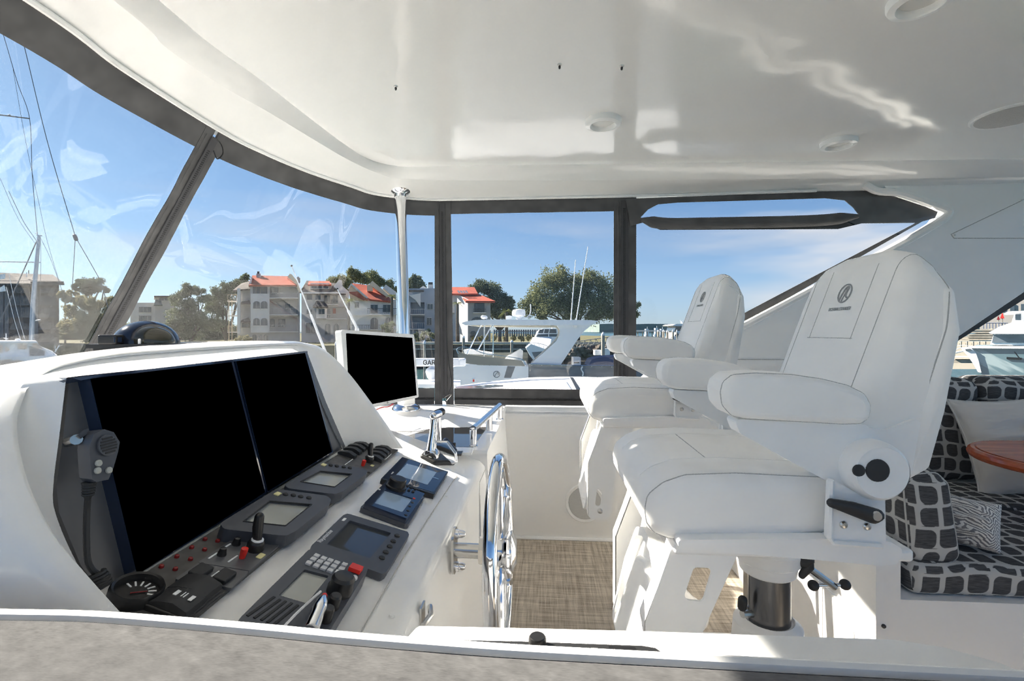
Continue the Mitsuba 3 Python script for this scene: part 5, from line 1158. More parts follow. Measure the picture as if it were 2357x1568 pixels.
for x, y, l in ((1490, 757, 'small far boat leftmost under the distant hills'), (1512, 755, 'small far boat with a mast under the distant hills'), (1525, 757, 'small far boat just left of the biggest one under the hills'), (1543, 756, 'small far boat next to the white yacht under the hills')):
    k = thing('distant_boat', l, 'boat', 'small boats far off')
    part(k, 'hull', pp([(x - 4, 771), (x + 4, 771), (x + 3, 780.5), (x - 3, 780.5)], 290, 4), BWHITE); part(k, 'cabin', pp([(x - 3, y), (x + 3, y), (x + 3.5, 771), (x - 3.5, 771)], 290.5, 3), BWHITE); part(k, 'mast', prod(x, y + 1, x, y - 5, 291, 0.4), BWHITE)

# wooded hills on the horizon
FAR = mat('far_wood', proc(lambda p, n, uv: mix((0.13, 0.17, 0.16), (0.25, 0.29, 0.27), fbm(p.x * 0.06, p.y * 0.06, p.z * 0.12, 3))), 1.0, spec=0.0)
xs = np.linspace(1380, 2600, 160)
hy = 748 - 3.5 * meshkit.fbm(np.stack([xs * 0.03, xs * 0, xs * 0], -1), 4, seed=2) + 5 * np.clip((1475 - xs) / 60, 0, 1) * 0 + 6 * np.clip((1500 - xs) / 40, 0, 1) * 0
hp_ = [(x, y) for x, y in zip(xs, hy)] + [(2600, 765), (1380, 765)]
single('wooded_hills', pp(hp_, 1100, 300), FAR, 'low wooded hills on the horizon across the water', 'hills', kind='structure', smooth=False)

FACE = 2300
# ---- right edge: trawler and town quay
tw = thing('trawler_yacht', 'blue hulled yacht with white raked bow at the right edge', 'yacht')
D = 13.0
part(tw, 'hull', pp([(2236, 801), (2300, 800), (2420, 803), (2420, 1190), (2275, 1190), (2258, 858), (2252, 832)], D, 4), NAVY)
part(tw, 'bow_flare', pp([(2212, 803), (2222, 799), (2235, 801), (2246, 812), (2253, 832), (2259, 858), (2251, 857), (2240, 838), (2228, 820)], D - 0.05, 0.3), BWHITE)
part(tw, 'hawse', pp([(2222, 804), (2233, 803), (2237, 808), (2223, 808)], D - 0.08, 0.05), TINT)
part(tw, 'rub_rail', pp([(2232, 797), (2420, 798), (2420, 803), (2236, 802)], D - 0.06, 0.3), BWHITE)
part(tw, 'portlight', pp([(2317, 822), (2352, 824), (2351, 829), (2317, 827)], D - 0.03, 0.1), ZIP)
part(tw, 'deck_house', pp([(2280, 790), (2287, 770), (2420, 766), (2420, 798), (2278, 794)], D + 1.2, 2.0), BWHITE)
part(tw, 'side_window', pp([(2283, 789), (2287, 771), (2420, 769), (2420, 790)], D + 1.18, 0.05), CURTAIN)
part(tw, 'brow', pp([(2274, 767), (2300, 752), (2330, 742), (2420, 736), (2420, 769), (2284, 769)], D + 1.0, 2.4, r=0.02), BWHITE)
part(tw, 'upper_house', pp([(2330, 742), (2336, 722), (2420, 718), (2420, 742)], D + 1.8, 1.5), BWHITE)
part(tw, 'upper_window', pp([(2337, 724), (2350, 723), (2350, 737), (2337, 737)], D + 1.78, 0.05), TINT)
part(tw, 'upper_roof', pp([(2312, 721), (2320, 717), (2420, 713), (2420, 717), (2318, 722)], D + 1.5, 2.0), BWHITE)
part(tw, 'bow_pulpit', cat(pline([(2200, 805), (2212, 801), (2236, 799)], D, 1.1), pline([(2200, 797), (2216, 795), (2240, 797), (2262, 798)], D + 0.2, 0.6), prod(2200, 812, 2232, 805, D, 2)), BWHITE)
part(tw, 'anchor_line', prod(2335, 810, 2349, 828, D - 0.1, 1.0), ZIP)
tq = thing('town_quay', 'pale timber quay behind the blue hulled yacht', 'quay')
part(tq, 'deck', pp([(2190, 785), (2285, 755), (2290, 784)], 34, 0.5), DOCK)
for i in range(5): part(tq, 'step', pp([(2210 + i * 3, 783 - i * 5.4), (2285, 783 - i * 5.4), (2285, 780 - i * 5.4), (2212 + i * 3, 780 - i * 5.4)], 33.7 + i * 0.05, 0.2), PILE)
part(tq, 'fascia', pbx(2190, 2300, 786, 793, 33.5, 0.4), DOCK)
for i in range(6): part(tq, 'post', prod(2198 + i * 14, 786, 2198 + i * 14, 800, 33.4, 1.6), PILE)
part(tq, 'wall', pbx(2190, 2440, 792, 850, 36, 1), DOCK)
part(tq, 'rail', cat(pline([(2262, 744), (2320, 744)], 33, 0.9), *[prod(2264 + i * 7, 744, 2264 + i * 7, 757, 33, 0.6) for i in range(8)]), BLUECANV)
fd = thing('far_dock', 'low pale floating dock left of the white raked bow', 'dock')
part(fd, 'deck', pbx(2195, 2245, 823, 827, 24, 2), DOCK); part(fd, 'edge', pbx(2195, 2245, 828, 836, 24.1, 2), PILE)
for i, (x0, x1, y0, y1, l) in enumerate(((2294, 2302, 727, 736, 'dark red parasol on the quay, left of the brighter one'), (2302, 2312, 719, 733, 'bright red parasol on the quay behind the blue hulled yacht'))):
    k = thing('parasol', l, 'parasol'); part(k, 'canopy', pp([(x0, y1), ((x0 + x1) / 2, y0), (x1, y1)], 36 + i, 0.6), RED if i else DARKRED); part(k, 'pole', prod((x0 + x1) / 2, y1, (x0 + x1) / 2, 757, 36.3 + i, 0.8), PILE)
qh = thing('quay_house', 'grey house behind the quay at the right edge', 'house')
part(qh, 'wall', pbx(2255, 2460, 690, 760, 60, 6), mat('house_grey', (0.34, 0.32, 0.30), 0.9))
for x in (2275, 2300, 2325, 2350): part(qh, 'window', pbx(x, x + 10, 700, 716, 59.9, 0.2), TINT)

FACE = 60
# ---- left edge: sailing yacht and motor boat
sy = thing('sailing_yacht', 'sailing yacht with a tall grey mast at the left edge', 'sailing yacht')
D = 34.0
MAST = mat('mast', (0.42, 0.45, 0.50), 0.35, metal=0.5)
part(sy, 'mast', tube([onD(70, 860, D), onD(76, 700, D), onD(90, 541, D)], [0.15, 0.14, 0.09], 12), MAST)
part(sy, 'spreader', prod(-60, 602, 94, 604, D, 1.3), MAST)
part(sy, 'spreader', prod(74, 740, 94, 736, D, 1.3), MAST)
part(sy, 'masthead', cat(prod(84, 541, 97, 543, D, 1.0), prod(80, 538, 88, 536, D, 0.6)), RIGG)
part(sy, 'stay', pline([(84, 556), (60, 610), (24, 690), (0, 740), (-40, 820)], D + 0.2, 1.2), RIGG)
for pts in ([(93, 545), (94, 604), (92, 700)], [(92, 545), (118, 600), (150, 690), (190, 800)], [(88, 560), (60, 520), (44, 490), (20, 440)]): part(sy, 'wire', pline(pts, D + 0.1, 0.5, 4), RIGG)
part(sy, 'wire', pline([(20, 630), (40, 720), (60, 790)], D, 0.6, 4), BWHITE); part(sy, 'wire', pline([(14, 660), (34, 740), (50, 790)], D, 0.6, 4), BWHITE)
part(sy, 'hull', pp([(-120, 830), (150, 838), (110, 905), (-120, 912)], D, 3), BWHITE)
part(sy, 'flag', pp([(-6, 634), (12, 630), (12, 641), (-6, 645)], D - 0.3, 0.02), BWHITE); part(sy, 'flag', pp([(0, 662), (10, 656), (14, 670), (0, 672)], D - 0.3, 0.02), BWHITE)
rg = thing('outrigger_rigging', 'thin dark rigging wires of a boat beyond the forward window', 'rigging')
D = 18.0
part(rg, 'pole', prod(-200, 240, 68, 273, D, 1.3), RIGG); part(rg, 'pole_end', trimesh.creation.icosphere(subdivisions=1, radius=0.04).apply_translation(onD(22, 266, D)), RIGG)
for pts, r in (([(-20, 0), (9, 85), (40, 190), (68, 273), (74, 400), (86, 540)], 0.6), ([(25, -10), (57, 112), (110, 330), (174, 547)], 0.75), ([(176, 550), (205, 600), (230, 644)], 0.75), ([(173, 552), (170, 600), (166, 668)], 0.7), ([(30, 160), (60, 330), (90, 470), (110, 560), (140, 660)], 0.35), ([(0, 410), (40, 500), (80, 560)], 0.35)):
    part(rg, 'wire', pline(pts, D, r, 5), RIGG)
part(rg, 'block', shull([onD(172, 543, D), onD(175, 551, D)], 4.0 * D / FPX, 1), RIGG)
part(rg, 'mast_below', prod(232, 646, 300, 900, D, 1.0), RIGG)
mb = thing('motor_boat', 'white motor boat with canvas bow cover at the lower left window', 'boat')
D = 27.0
part(mb, 'hull', pp([(-120, 816), (60, 821), (132, 818), (120, 840), (90, 960), (-120, 960)], D, 4), BWHITE)
part(mb, 'cabin', pp([(-120, 788), (84, 787), (96, 800), (124, 811), (122, 821), (-120, 822)], D + 0.4, 3), BWHITE)
for pts in ([(40, 792), (62, 792), (62, 804), (42, 804)], [(0, 794), (6, 794), (6, 812), (0, 812)], [(12, 796), (24, 806), (12, 810)], [(76, 790), (84, 790), (100, 803), (74, 802)]): part(mb, 'window', pp(pts, D + 0.37, 0.05), TINT)
part(mb, 'bow_cover', pp([(68, 797), (104, 808), (102, 818), (68, 820)], D + 0.35, 0.05), mat('grey_cover', (0.17, 0.19, 0.20), 0.8))
part(mb, 'roof', pp([(-120, 785), (84, 786), (88, 789), (-120, 789)], D, 4), BWHITE)
part(mb, 'radar', lathe([(0.11, 0), (0.13, 0.06), (0.11, 0.15), (0, 0.17)], onD(41, 786, D + 1), (0, 0, 1), 16), BWHITE)
part(mb, 'mast_gear', cat(prod(14, 786, 14, 768, D + 1, 0.8), prod(8, 778, 19, 780, D + 1, 0.8)), BWHITE)
part(mb, 'anchor', cat(prod(126, 812, 137, 795, D, 1.2), prod(127, 806, 127, 796, D, 0.8)), BWHITE)
part(mb, 'nav_glass', pp([(-30, 832), (30, 826), (10, 838), (-30, 850)], D - 1.5, 0.8), TINT)
part(mb, 'wind_screen', pp([(-60, 860), (-10, 838), (40, 828), (60, 832), (0, 862)], D - 2, 0.5), TINT)
FACE = None
# whip antennas of the boat ahead, seen before the houses
for a, l in (((671, 612, 752, 818), 'long white whip antenna rising before the red roofed house'), ((776, 665, 822, 756), 'shorter white whip antenna rising above the monitor')):
    k = thing('whip_antenna', l, 'antenna')
    b_, t_ = onD(a[2], a[3], 3.2), onD(a[0], a[1], 3.2)
    part(k, 'whip', tube([b_, b_ * 0.55 + t_ * 0.45, b_ * 0.54 + t_ * 0.46, t_], [0.010, 0.009, 0.005, 0.0035], 8), BWHITE)
    part(k, 'tip', trimesh.creation.icosphere(subdivisions=1, radius=0.007).apply_translation(t_), BLACK)
    part(k, 'base', tube([A(b_[0] + 0.02, 3.06, 0.78), A(b_[0] + 0.015, 3.07, 0.95), b_], [0.03, 0.02, 0.014], 10), BWHITE)
# own foredeck below the forward windows
fdk = [(-8.5, 0.5), (-7.0, 1.9), (-4.5, 2.7), (-2.15, 2.95), (-2.15, -1.2), (-4.5, -1.1), (-7.0, -0.6)]
struct('floor_foredeck', ext(Polygon(fdk), -2.4, frame(A(0, 0, -0.6), A(1, 0, 0), A(0, 1, 0), A(0, 0, 1))), BWHITE, label='white foredeck ahead of the helm')
struct('wall_hull', cat(bx(-2.15, 4.6, -1.2, 3.12, -3.39, -0.3)), BWHITE)
# ------------------------------------------------------------------ houses and trees on the shore
def stucco(name, c): return mat(name, proc(lambda p, n, uv: mix([v * 0.86 for v in c], [min(1, v * 1.12) for v in c], fbm(p.x * 0.9, p.y * 0.9, p.z * 0.5, 3))), 0.9, spec=0.2)
STUC = stucco('stucco', (0.50, 0.48, 0.46)); STUC2 = stucco('stucco_pale', (0.66, 0.64, 0.61)); CREAM = stucco('stucco_cream', (0.70, 0.58, 0.42)); BLUEST = stucco('stucco_blue', (0.32, 0.36, 0.42)); BROWN = stucco('stucco_brown', (0.13, 0.115, 0.105)); TAUPE = stucco('stucco_taupe', (0.25, 0.235, 0.225))
TILE = mat('roof_tile', proc(lambda p, n, uv: mix((0.29, 0.055, 0.035), (0.44, 0.105, 0.06), fbm(p.x * 1.4, p.y * 1.4, p.z * 5, 3))), 0.85)
SHING = mat('roof_shingle', proc(lambda p, n, uv: mix((0.07, 0.062, 0.058), (0.14, 0.125, 0.115), fbm(p.x * 1.4, p.y * 1.4, p.z * 5, 3))), 0.9)
PANE = mat('house_pane', (0.045, 0.06, 0.075), 0.15, spec=0.5)
FRAME = mat('window_frame', (0.50, 0.48, 0.46), 0.6)
DFRAME = mat('dark_frame', (0.06, 0.062, 0.065), 0.6)
RECESS = mat('balcony_back', (0.17, 0.16, 0.155), 0.9)
def window(par, x0, y0, x1, y1, d, arch=False, fr=FRAME, bars=1):
    def o(g, q): 
        if arch:
            r = (x1 - x0) / 2 + g; cx = (x0 + x1) / 2
            return [(x0 - g, y1 + g), (x1 + g, y1 + g), (x1 + g, y0 + r)] + [(cx + r * math.cos(a), y0 + r - g - r * 0.8 * math.sin(a)) for a in np.linspace(0, math.pi, 9)] + [(x0 - g, y0 + r)]
        return [(x0 - g, y0 - g), (x1 + g, y0 - g), (x1 + g, y1 + g), (x0 - g, y1 + g)]
    k = part(par, 'window', pp(o(0.9, 0), d - 0.10, 0.15), fr)
    part(k, 'pane', pp(o(0, 0), d - 0.13, 0.05), PANE)
    for i in range(bars):
        x = x0 + (x1 - x0) * (i + 1) / (bars + 1); part(k, 'bar', pbx(x - 0.35, x + 0.35, y0 + (2 if arch else 0), y1, d - 0.18, 0.06), fr)
def balcony(par, x0, x1, yt, yb, d, depth=1.6, m=FRAME, post=4.0, solid=False, back=RECESS, ytop=None):
    part(par, 'slab', pbx(x0 - 1, x1 + 1, yb, yb + 2.0, d - depth * 0.5, depth), STUC2)
    k = part(par, 'railing', pbx(x0 - 1, x1 + 1, yt, yt + 0.8, d - depth * 0.5, 0.12), m)
    n = max(2, int((x1 - x0) / post))
    part(k, 'balusters', cat(*[pbx(x - 0.3, x + 0.3, yt, yb, d - depth * 0.5, 0.08) for x in np.linspace(x0, x1, n)]), m, kind='stuff', smooth=False)
def hwall(par, x0, x1, y0, y1, d, depth, m, holes):
    """A facade with real recesses for its balconies."""
    hs = [[(a, c), (b, c), (b, e), (a, e)] for a, b, c, e in holes]
    part(par, 'wall', slab([(x0, y0), (x1, y0), (x1, y1), (x0, y1)], PB(d), 0.0, -1.3, holes=hs, u=np.cross(UP, PB(d)[1])), m)
    part(par, 'core', pbx(x0, x1, y0, y1, d + 1.3, depth - 1.3), m)
def plate(pts, m_, par, name='roof', t=0.25):
    P = np.array([od(*p) for p in pts]); n = unit(np.cross(P[1] - P[0], P[2] - P[0])); n = n if n[2] > 0 else -n
    K = len(P); v = np.vstack([P, P - n * t]); f = []
    for i in range(1, K - 1): f += [(0, i, i + 1), (K, K + i + 1, K + i)]
    for i in range(K): j = (i + 1) % K; f += [(i, j + K, j), (i, i + K, j + K)]
    part(par, name, TM(v, f, True), m_, smooth=False)

FACE = 620
# house with the bright red roof
D = 74.0
h = thing('house', 'four storey house with a bright red tiled roof and arched windows', 'house')
hwall(h, 576, 690, 656, 802, D, 9, STUC, [(621, 686, 660, 685), (621, 686, 689, 724), (621, 686, 729, 763)])
part(h, 'bay', pbx(577, 620, 676, 766, D - 0.6, 1), STUC2)
part(h, 'wing', pbx(546, 577, 664, 802, D + 1.0, 8), STUC)
part(h, 'pier', pbx(546, 553, 664, 768, D - 0.4, 1), STUC2)
plate([(573, 656, D - 0.8), (684, 656, D - 0.8), (668, 636, D + 4), (581, 634, D + 4)], TILE, h)
plate([(581, 634, D + 4), (668, 636, D + 4), (690, 656, D + 9), (570, 656, D + 9)], TILE, h)
part(h, 'gable', pp([(571, 658), (580, 635), (577, 658)], D - 0.2, 5), STUC2)
part(h, 'parapet', pp([(662, 637), (667, 630), (672, 632), (688, 652), (692, 672), (688, 672), (683, 655)], D - 0.8, 8), CREAM)
part(h, 'parapet', pp([(683, 640), (686, 636), (691, 641), (691, 650), (684, 648)], D + 3, 3), TAUPE)
k = part(h, 'chimney', pbx(590, 600, 630, 640, D + 3, 1.2), STUC); part(k, 'pot', pbx(592, 597, 625, 631, D + 3.3, 0.6), DFRAME)
plate([(536, 668, D + 0.2), (577, 664, D + 0.2), (573, 648, D + 5), (556, 652, D + 5)], SHING, h)
plate([(554, 697, D - 0.4), (577, 697, D - 0.4), (574, 691, D + 1.0), (557, 694, D + 1.0)], SHING, h, 'awning')
plate([(554, 739, D - 0.4), (577, 739, D - 0.4), (572, 731, D + 1.0), (558, 736, D + 1.0)], SHING, h, 'awning')
for x in (583, 591.5, 600.5, 608.5): window(h, x, 661, x + 6, 677.5, D, fr=DFRAME, bars=0)
for y0, y1 in ((692, 710), (731, 749)):
    for x in (583, 600.5): window(h, x, y0, x + 15, y1, D - 0.6, arch=True)
for x in (580, 594, 606): window(h, x, 770, x + 11, 784, D, arch=True, fr=TAUPE)
window(h, 557, 745, 573, 753, D + 1.0, fr=DFRAME)
for y0, y1, y2 in ((660, 674, 685), (689, 709, 724), (729, 748, 763)):
    balcony(h, 621, 686, y1, y2, D, ytop=y0)
window(h, 625, 662, 640, 676, D + 1.15, fr=DFRAME); window(h, 656, 700, 668, 712, D + 1.15, bars=0); window(h, 622, 733, 632, 752, D + 1.15, arch=True, fr=TAUPE, bars=0); window(h, 641, 735, 656, 752, D + 1.15, fr=TAUPE)
for y0, y1, y2 in ((680, 678, 692), (700, 714, 726), (735, 750, 764)):
    balcony(h, 524, 545, y1, y2, D + 2, ytop=y0 - 4, m=CREAM, post=5)
for x in (527, 534): part(h, 'post', prod(x, 690, x, 790, D + 1.2, 0.8), CREAM)

FACE = 745
# dark roofed grey house
D = 76.0
h = thing('house', 'grey house with dark roof, dormer and small bay between the two red roofed houses', 'house')
hwall(h, 694, 800, 672, 802, D, 9, STUC, [(746, 778, 678, 700), (753, 798, 706, 733)])
plate([(695, 674, D - 0.8), (796, 676, D - 0.8), (776, 652, D + 5), (706, 646, D + 5)], SHING, h)
plate([(706, 646, D + 5), (776, 652, D + 5), (800, 672, D + 9), (690, 672, D + 9)], SHING, h)
part(h, 'dormer', pbx(714, 758, 652, 666, D + 0.8, 4), STUC2); window(h, 717, 655, 756, 664, D + 0.8, bars=2)
plate([(708, 655, D + 0.4), (763, 655, D + 0.4), (758, 647, D + 4), (711, 647, D + 4)], TILE, h, 'dormer_roof')
part(h, 'party_wall', pp([(768, 659), (781, 643), (787, 646), (788, 658), (804, 672), (803, 690), (798, 684)], D - 0.6, 8), STUC2)
part(h, 'eave', pbx(696, 797, 672.5, 676, D - 0.9, 1.2), STUC2)
for x0, y0, x1, y1, b in ((706, 678, 719, 690, 0), (726, 678, 738, 690, 1)): window(h, x0, y0, x1, y1, D, bars=b)
balcony(h, 746, 778, 690, 700, D, m=DFRAME, ytop=678); window(h, 748, 680, 760, 697, D + 1.15); window(h, 766, 680, 777, 697, D + 1.15)
window(h, 706, 712, 718, 723, D, bars=0)
k = part(h, 'bay', pbx(728, 752, 705, 733, D - 1.2, 1.4), STUC2); plate([(720, 706, D - 1.8), (756, 706, D - 1.8), (746, 694, D), (728, 693, D)], SHING, h, 'bay_roof'); window(h, 734, 711, 747, 723, D - 1.2)
balcony(h, 752, 800, 723, 733, D, ytop=706); window(h, 753, 711, 761, 731, D + 1.15, bars=0); part(h, 'door_panel', pbx(766, 773, 710, 722, D + 1.2, 0.08), TILE)
window(h, 704, 743, 726, 767, D, arch=False, bars=1); part(h, 'arch_trim', pline([(703, 768), (703, 748), (708, 743), (734, 743), (740, 748)], D - 0.1, 0.9), FRAME)
for x in (748, 768): window(h, x, 744, x + 13, 770, D, arch=True)

FACE = 855
# orange roofs with cream gables
D = 70.0
h = thing('house', 'house with sloping orange tile roofs and cream gables left of the chrome pole', 'house')
part(h, 'wall', pbx(806, 912, 690, 802, D, 9), STUC2)
part(h, 'gable_wall', pp([(802, 664), (808, 653), (846, 684), (846, 694), (806, 690)], D - 0.2, 2), CREAM)
plate([(843, 688, D - 0.6), (905, 694, D - 0.6), (870, 660, D + 5), (811, 652, D + 5)], TILE, h)
plate([(803, 672, D - 0.8), (822, 671, D - 0.8), (844, 689, D - 0.8), (838, 692, D - 0.9), (806, 676, D - 0.9)], TILE, h, 'lower_roof')
part(h, 'verge', pp([(800, 665), (808, 652), (810, 653), (847, 685), (844, 687), (808, 657), (803, 666)], D - 0.5, 0.4), STUC2)
part(h, 'gable', pp([(850, 655), (857, 646), (905, 688), (905, 692), (893, 686)], D + 1.0, 5), CREAM)
part(h, 'gable', pp([(882, 663), (888, 655), (912, 672), (912, 690)], D + 3.0, 5), STUC2)
k = part(h, 'chimney', pbx(845, 858, 655, 670, D + 1.2, 1.3), CREAM)
window(h, 817, 696, 826, 708, D); window(h, 853, 702, 869, 721, D); window(h, 882, 702, 899, 718, D)
balcony(h, 846, 912, 710, 723, D, m=DFRAME); part(h, 'band', pbx(806, 912, 723, 726.5, D - 0.3, 0.6), STUC2)
window(h, 853, 730, 870, 758, D, arch=True); window(h, 887, 730, 900, 752, D, arch=True)
balcony(h, 806, 912, 748, 758, D, m=DFRAME)

FACE = 970
# grey-blue house by the pole
D = 72.0
h = thing('house', 'grey-blue house with balconies right of the chrome pole', 'house')
hwall(h, 940, 1004, 664, 802, D, 8, BLUEST, [(945, 977, 696, 723), (945, 977, 728, 757)])
part(h, 'wing_wall', pp([(942, 680), (968, 675), (968, 706), (956, 690)], D - 0.8, 1.5), STUC2)
plate([(940, 668, D - 0.4), (975, 668, D - 0.4), (985, 664, D + 4), (940, 664, D + 4)], SHING, h)
part(h, 'gable', pp([(966, 664), (974, 658), (984, 664), (984, 680)], D + 1, 4), STUC2)
k = part(h, 'chimney', pbx(985, 997, 655, 690, D + 0.5, 1.4), STUC2); part(k, 'cap', pbx(986, 996, 650, 656, D + 0.6, 1.0), DFRAME)
for y0, y1, y2 in ((696, 711, 723), (728, 743, 757)): balcony(h, 945, 977, y1, y2, D, m=FRAME, ytop=y0)
for x0, y0, x1, y1 in ((984, 700, 996, 712), (983, 732, 993, 748)): window(h, x0, y0, x1, y1, D)

FACE = 1100
# house with orange roof behind the yacht's bow
D = 66.0
h = thing('house', 'house with orange roof and a balcony window above the yacht hardtop', 'house')
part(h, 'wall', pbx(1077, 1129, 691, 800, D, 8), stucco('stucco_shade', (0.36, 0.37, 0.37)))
part(h, 'side_wall', hull([od(x, y, d) for x, y, d in ((1077, 690, D), (1040, 672, D + 5), (1077, 800, D), (1040, 800, D + 5), (1079, 690, D + 0.2), (1042, 672, D + 5.2), (1079, 800, D + 0.2), (1042, 800, D + 5.2))]), STUC2)
part(h, 'side_wing', pp([(1030, 664), (1046, 672), (1060, 684), (1050, 720), (1030, 720)], D + 4, 3), STUC2)
plate([(1072, 693, D - 0.8), (1140, 693, D - 0.8), (1100, 676, D + 5), (1055, 674, D + 5)], TILE, h)
plate([(1038, 676, D + 2), (1100, 676, D + 3), (1092, 661, D + 8), (1036, 661, D + 8)], TILE, h)
for i in range(4): part(h, 'skylight', pp([(1052 + i * 6, 669), (1056 + i * 6, 669), (1060 + i * 6, 674.5), (1056 + i * 6, 674.5)], D + 1.9, 0.2), BWHITE)
window(h, 1093, 699, 1114, 717, D, fr=DFRAME, bars=2); balcony(h, 1090, 1118, 711, 719, D, depth=0.8, m=DFRAME)
window(h, 1084, 728, 1114, 742, D, arch=True, fr=DFRAME); window(h, 1084, 762, 1094, 776, D, arch=True, fr=DFRAME)

FACE = 70
# big dark building on the left, low one by the compass
D = 62.0
h = thing('apartment_building', 'dark apartment building with arched balconies behind the grey mast', 'building')
part(h, 'wall', pbx(-160, 136, 646, 812, D, 12), BROWN)
for x0, x1 in ((-40, 8), (8, 20), (72, 88)): part(h, 'pier', pbx(x0 + 2, x1, 660, 812, D - 0.5, 0.6), TAUPE)
plate([(-170, 654, D - 1.5), (148, 652, D - 1.5), (122, 632, D + 4), (-170, 622, D + 4)], SHING, h)
part(h, 'eave', pbx(70, 147, 648, 653, D - 1.5, 2), SHING)
for i, (y0, y1) in enumerate(((656, 672), (682, 700), (708, 728), (736, 756), (764, 790))):
    part(h, 'floor_band', pbx(-160, 136, y1, y1 + 3, D - 0.4, 0.5), TAUPE)
    for x0, x1 in ((22, 68), (90, 128)):
        window(h, x0, y0, x1, y1, D - 0.1, arch=i in (0, 3, 4), fr=DFRAME, bars=3)
part(h, 'vent', pbx(60, 62.5, 627, 638, D + 1, 0.3), BWHITE); part(h, 'vent', pbx(65, 67, 622, 630, D + 2, 0.3), DFRAME)
FACE = 350
D = 95.0
h = thing('low_building', 'pale low building between the slanted strip and the compass', 'building')
part(h, 'wall', pbx(300, 358, 697, 800, D, 8), STUC2); part(h, 'wall', pbx(357, 404, 684, 800, D - 1, 8), STUC)
part(h, 'roof', pbx(355, 408, 681, 684, D - 2, 10), SHING); plate([(354, 702, D - 2.2), (374, 702, D - 2.2), (370, 690, D - 1), (358, 690, D - 1)], mat('green_roof', (0.08, 0.12, 0.12), 0.8), h, 'awning')
for y in (707, 727): window(h, 320, y, 348, y + 12, D, bars=2)
window(h, 366, 686, 390, 692, D - 1)

FACE = None
# fence, hedge and low plants behind the seawall
fn = thing('picket_fence', 'pale fence along the shore behind the yacht posts', 'fence')
for i in range(32): part(fn, 'picket', pbx(1136 + i * 5.2, 1139.4 + i * 5.2, 759, 775, 71, 0.15), BLUEST)
part(fn, 'rail', pbx(1134, 1302, 762, 763.5, 71.2, 0.15), BLUEST)

# ---- foliage
def leaf(name, a, b): 
    scene['mat_' + name] = {'type': 'principledthin', 'base_color': proc(lambda p, n, uv: mix(a, b, fbm(p.x * 0.55, p.y * 0.55, p.z * 0.55, 3))), 'roughness': 0.6, 'diff_trans': 0.5, 'spec_trans': 0.0}
    return 'mat_' + name
LEAF1 = leaf('leaf_oak', (0.10, 0.12, 0.065), (0.33, 0.34, 0.18)); LEAF2 = leaf('leaf_dark', (0.085, 0.105, 0.075), (0.24, 0.27, 0.17)); LEAF3 = leaf('leaf_olive', (0.20, 0.20, 0.11), (0.42, 0.38, 0.23)); LEAFP = leaf('leaf_palm', (0.09, 0.115, 0.04), (0.30, 0.31, 0.14))
BARK = mat('bark', (0.10, 0.085, 0.07), 0.95)
def leaves(C, r, n, s):
    """n leaf cards in the blobs C (centres) of radii r."""
    i = rng.integers(0, len(C), n); loose = rng.random(n) < 0.35; d = rng.normal(size=(n, 3)); d /= np.linalg.norm(d, axis=1, keepdims=True)
    p = C[i] + d * r[i][:, None] * np.where(loose, rng.uniform(0.9, 1.7, n), rng.uniform(0.35, 1.0, n) ** 0.6)[:, None]
    a = rng.normal(size=(n, 3)); a /= np.linalg.norm(a, axis=1, keepdims=True); b = np.cross(a, rng.normal(size=(n, 3))); b /= np.linalg.norm(b, axis=1, keepdims=True)
    q = s * rng.uniform(0.6, 1.4, n)[:, None]
    v = np.stack([p - a * q, p + b * q * 0.55, p + a * q, p - b * q * 0.55], 1).reshape(-1, 3)
    k = np.arange(n) * 4
    return TM(v, np.concatenate([np.stack([k, k + 1, k + 2], 1), np.stack([k, k + 2, k + 3], 1)]))
def tree(name, lab, blobs, d, m, n, s=0.22, trunk=None, cat_='tree', grp=None, spread=2.5):
    """blobs: (px, py, radius px)."""
    k = thing(name, lab, cat_, grp); C, R = [], []
    for x, y, r in blobs:
        c = onD(x, y, d); rr = r * d / FPX
        for _ in range(max(4, int(r / 1.8))):
            o = rng.normal(size=3); o /= np.linalg.norm(o); o[2] *= 0.85
            C.append(c + o * rr * rng.uniform(0.0, 1.0) + FWD * rng.uniform(-1, 1) * spread * 0.4); R.append(rr * rng.uniform(0.30, 0.55))
    part(k, 'crown', leaves(np.array(C), np.array(R), n, s), m, smooth=False)
    if not trunk:
        for x, y, r in blobs[::4]:
            c = onD(x, y, d); part(k, 'stem', tube([A(c[0], c[1], -0.65), c], [0.10, 0.05], 6), BARK)
    if trunk:
        x, y0 = trunk; b = onD(x, y0, d); b[2] = -0.6
        mid_ = onD(x, y0 - 8, d); ms = [tube([b, mid_], [0.35, 0.25], 8)]
        for x2, y2, r in blobs[::max(1, len(blobs) // 6)]: ms.append(tube(curve([mid_, (mid_ + onD(x2, y2, d)) / 2 + rng.normal(size=3) * 0.3, onD(x2, y2, d)], 8), np.linspace(0.2, 0.05, 8), 6))
        part(k, 'trunk', cat(*ms), BARK)
    return k
tree('oak', 'big spreading live oak behind the twin antennas of the yacht', [(1235, 680, 30), (1265, 650, 30), (1290, 645, 34), (1325, 650, 30), (1355, 645, 28), (1385, 665, 32), (1225, 705, 26), (1260, 700, 34), (1300, 695, 36), (1340, 690, 36), (1380, 700, 34), (1400, 720, 26), (1425, 690, 24), (1455, 705, 14), (1462, 725, 10), (1250, 725, 20), (1320, 722, 26), (1365, 728, 22)], 64, LEAF1, 52000, 0.125, (1330, 770))
tree('oak', 'live oak behind the orange roofed house and the radar dome', [(1090, 672, 18), (1112, 660, 20), (1135, 668, 20), (1150, 690, 22), (1130, 700, 22), (1165, 705, 18), (1180, 715, 12), (1145, 722, 18), (1175, 690, 10)], 78, LEAF2, 22000, 0.14, (1150, 770))
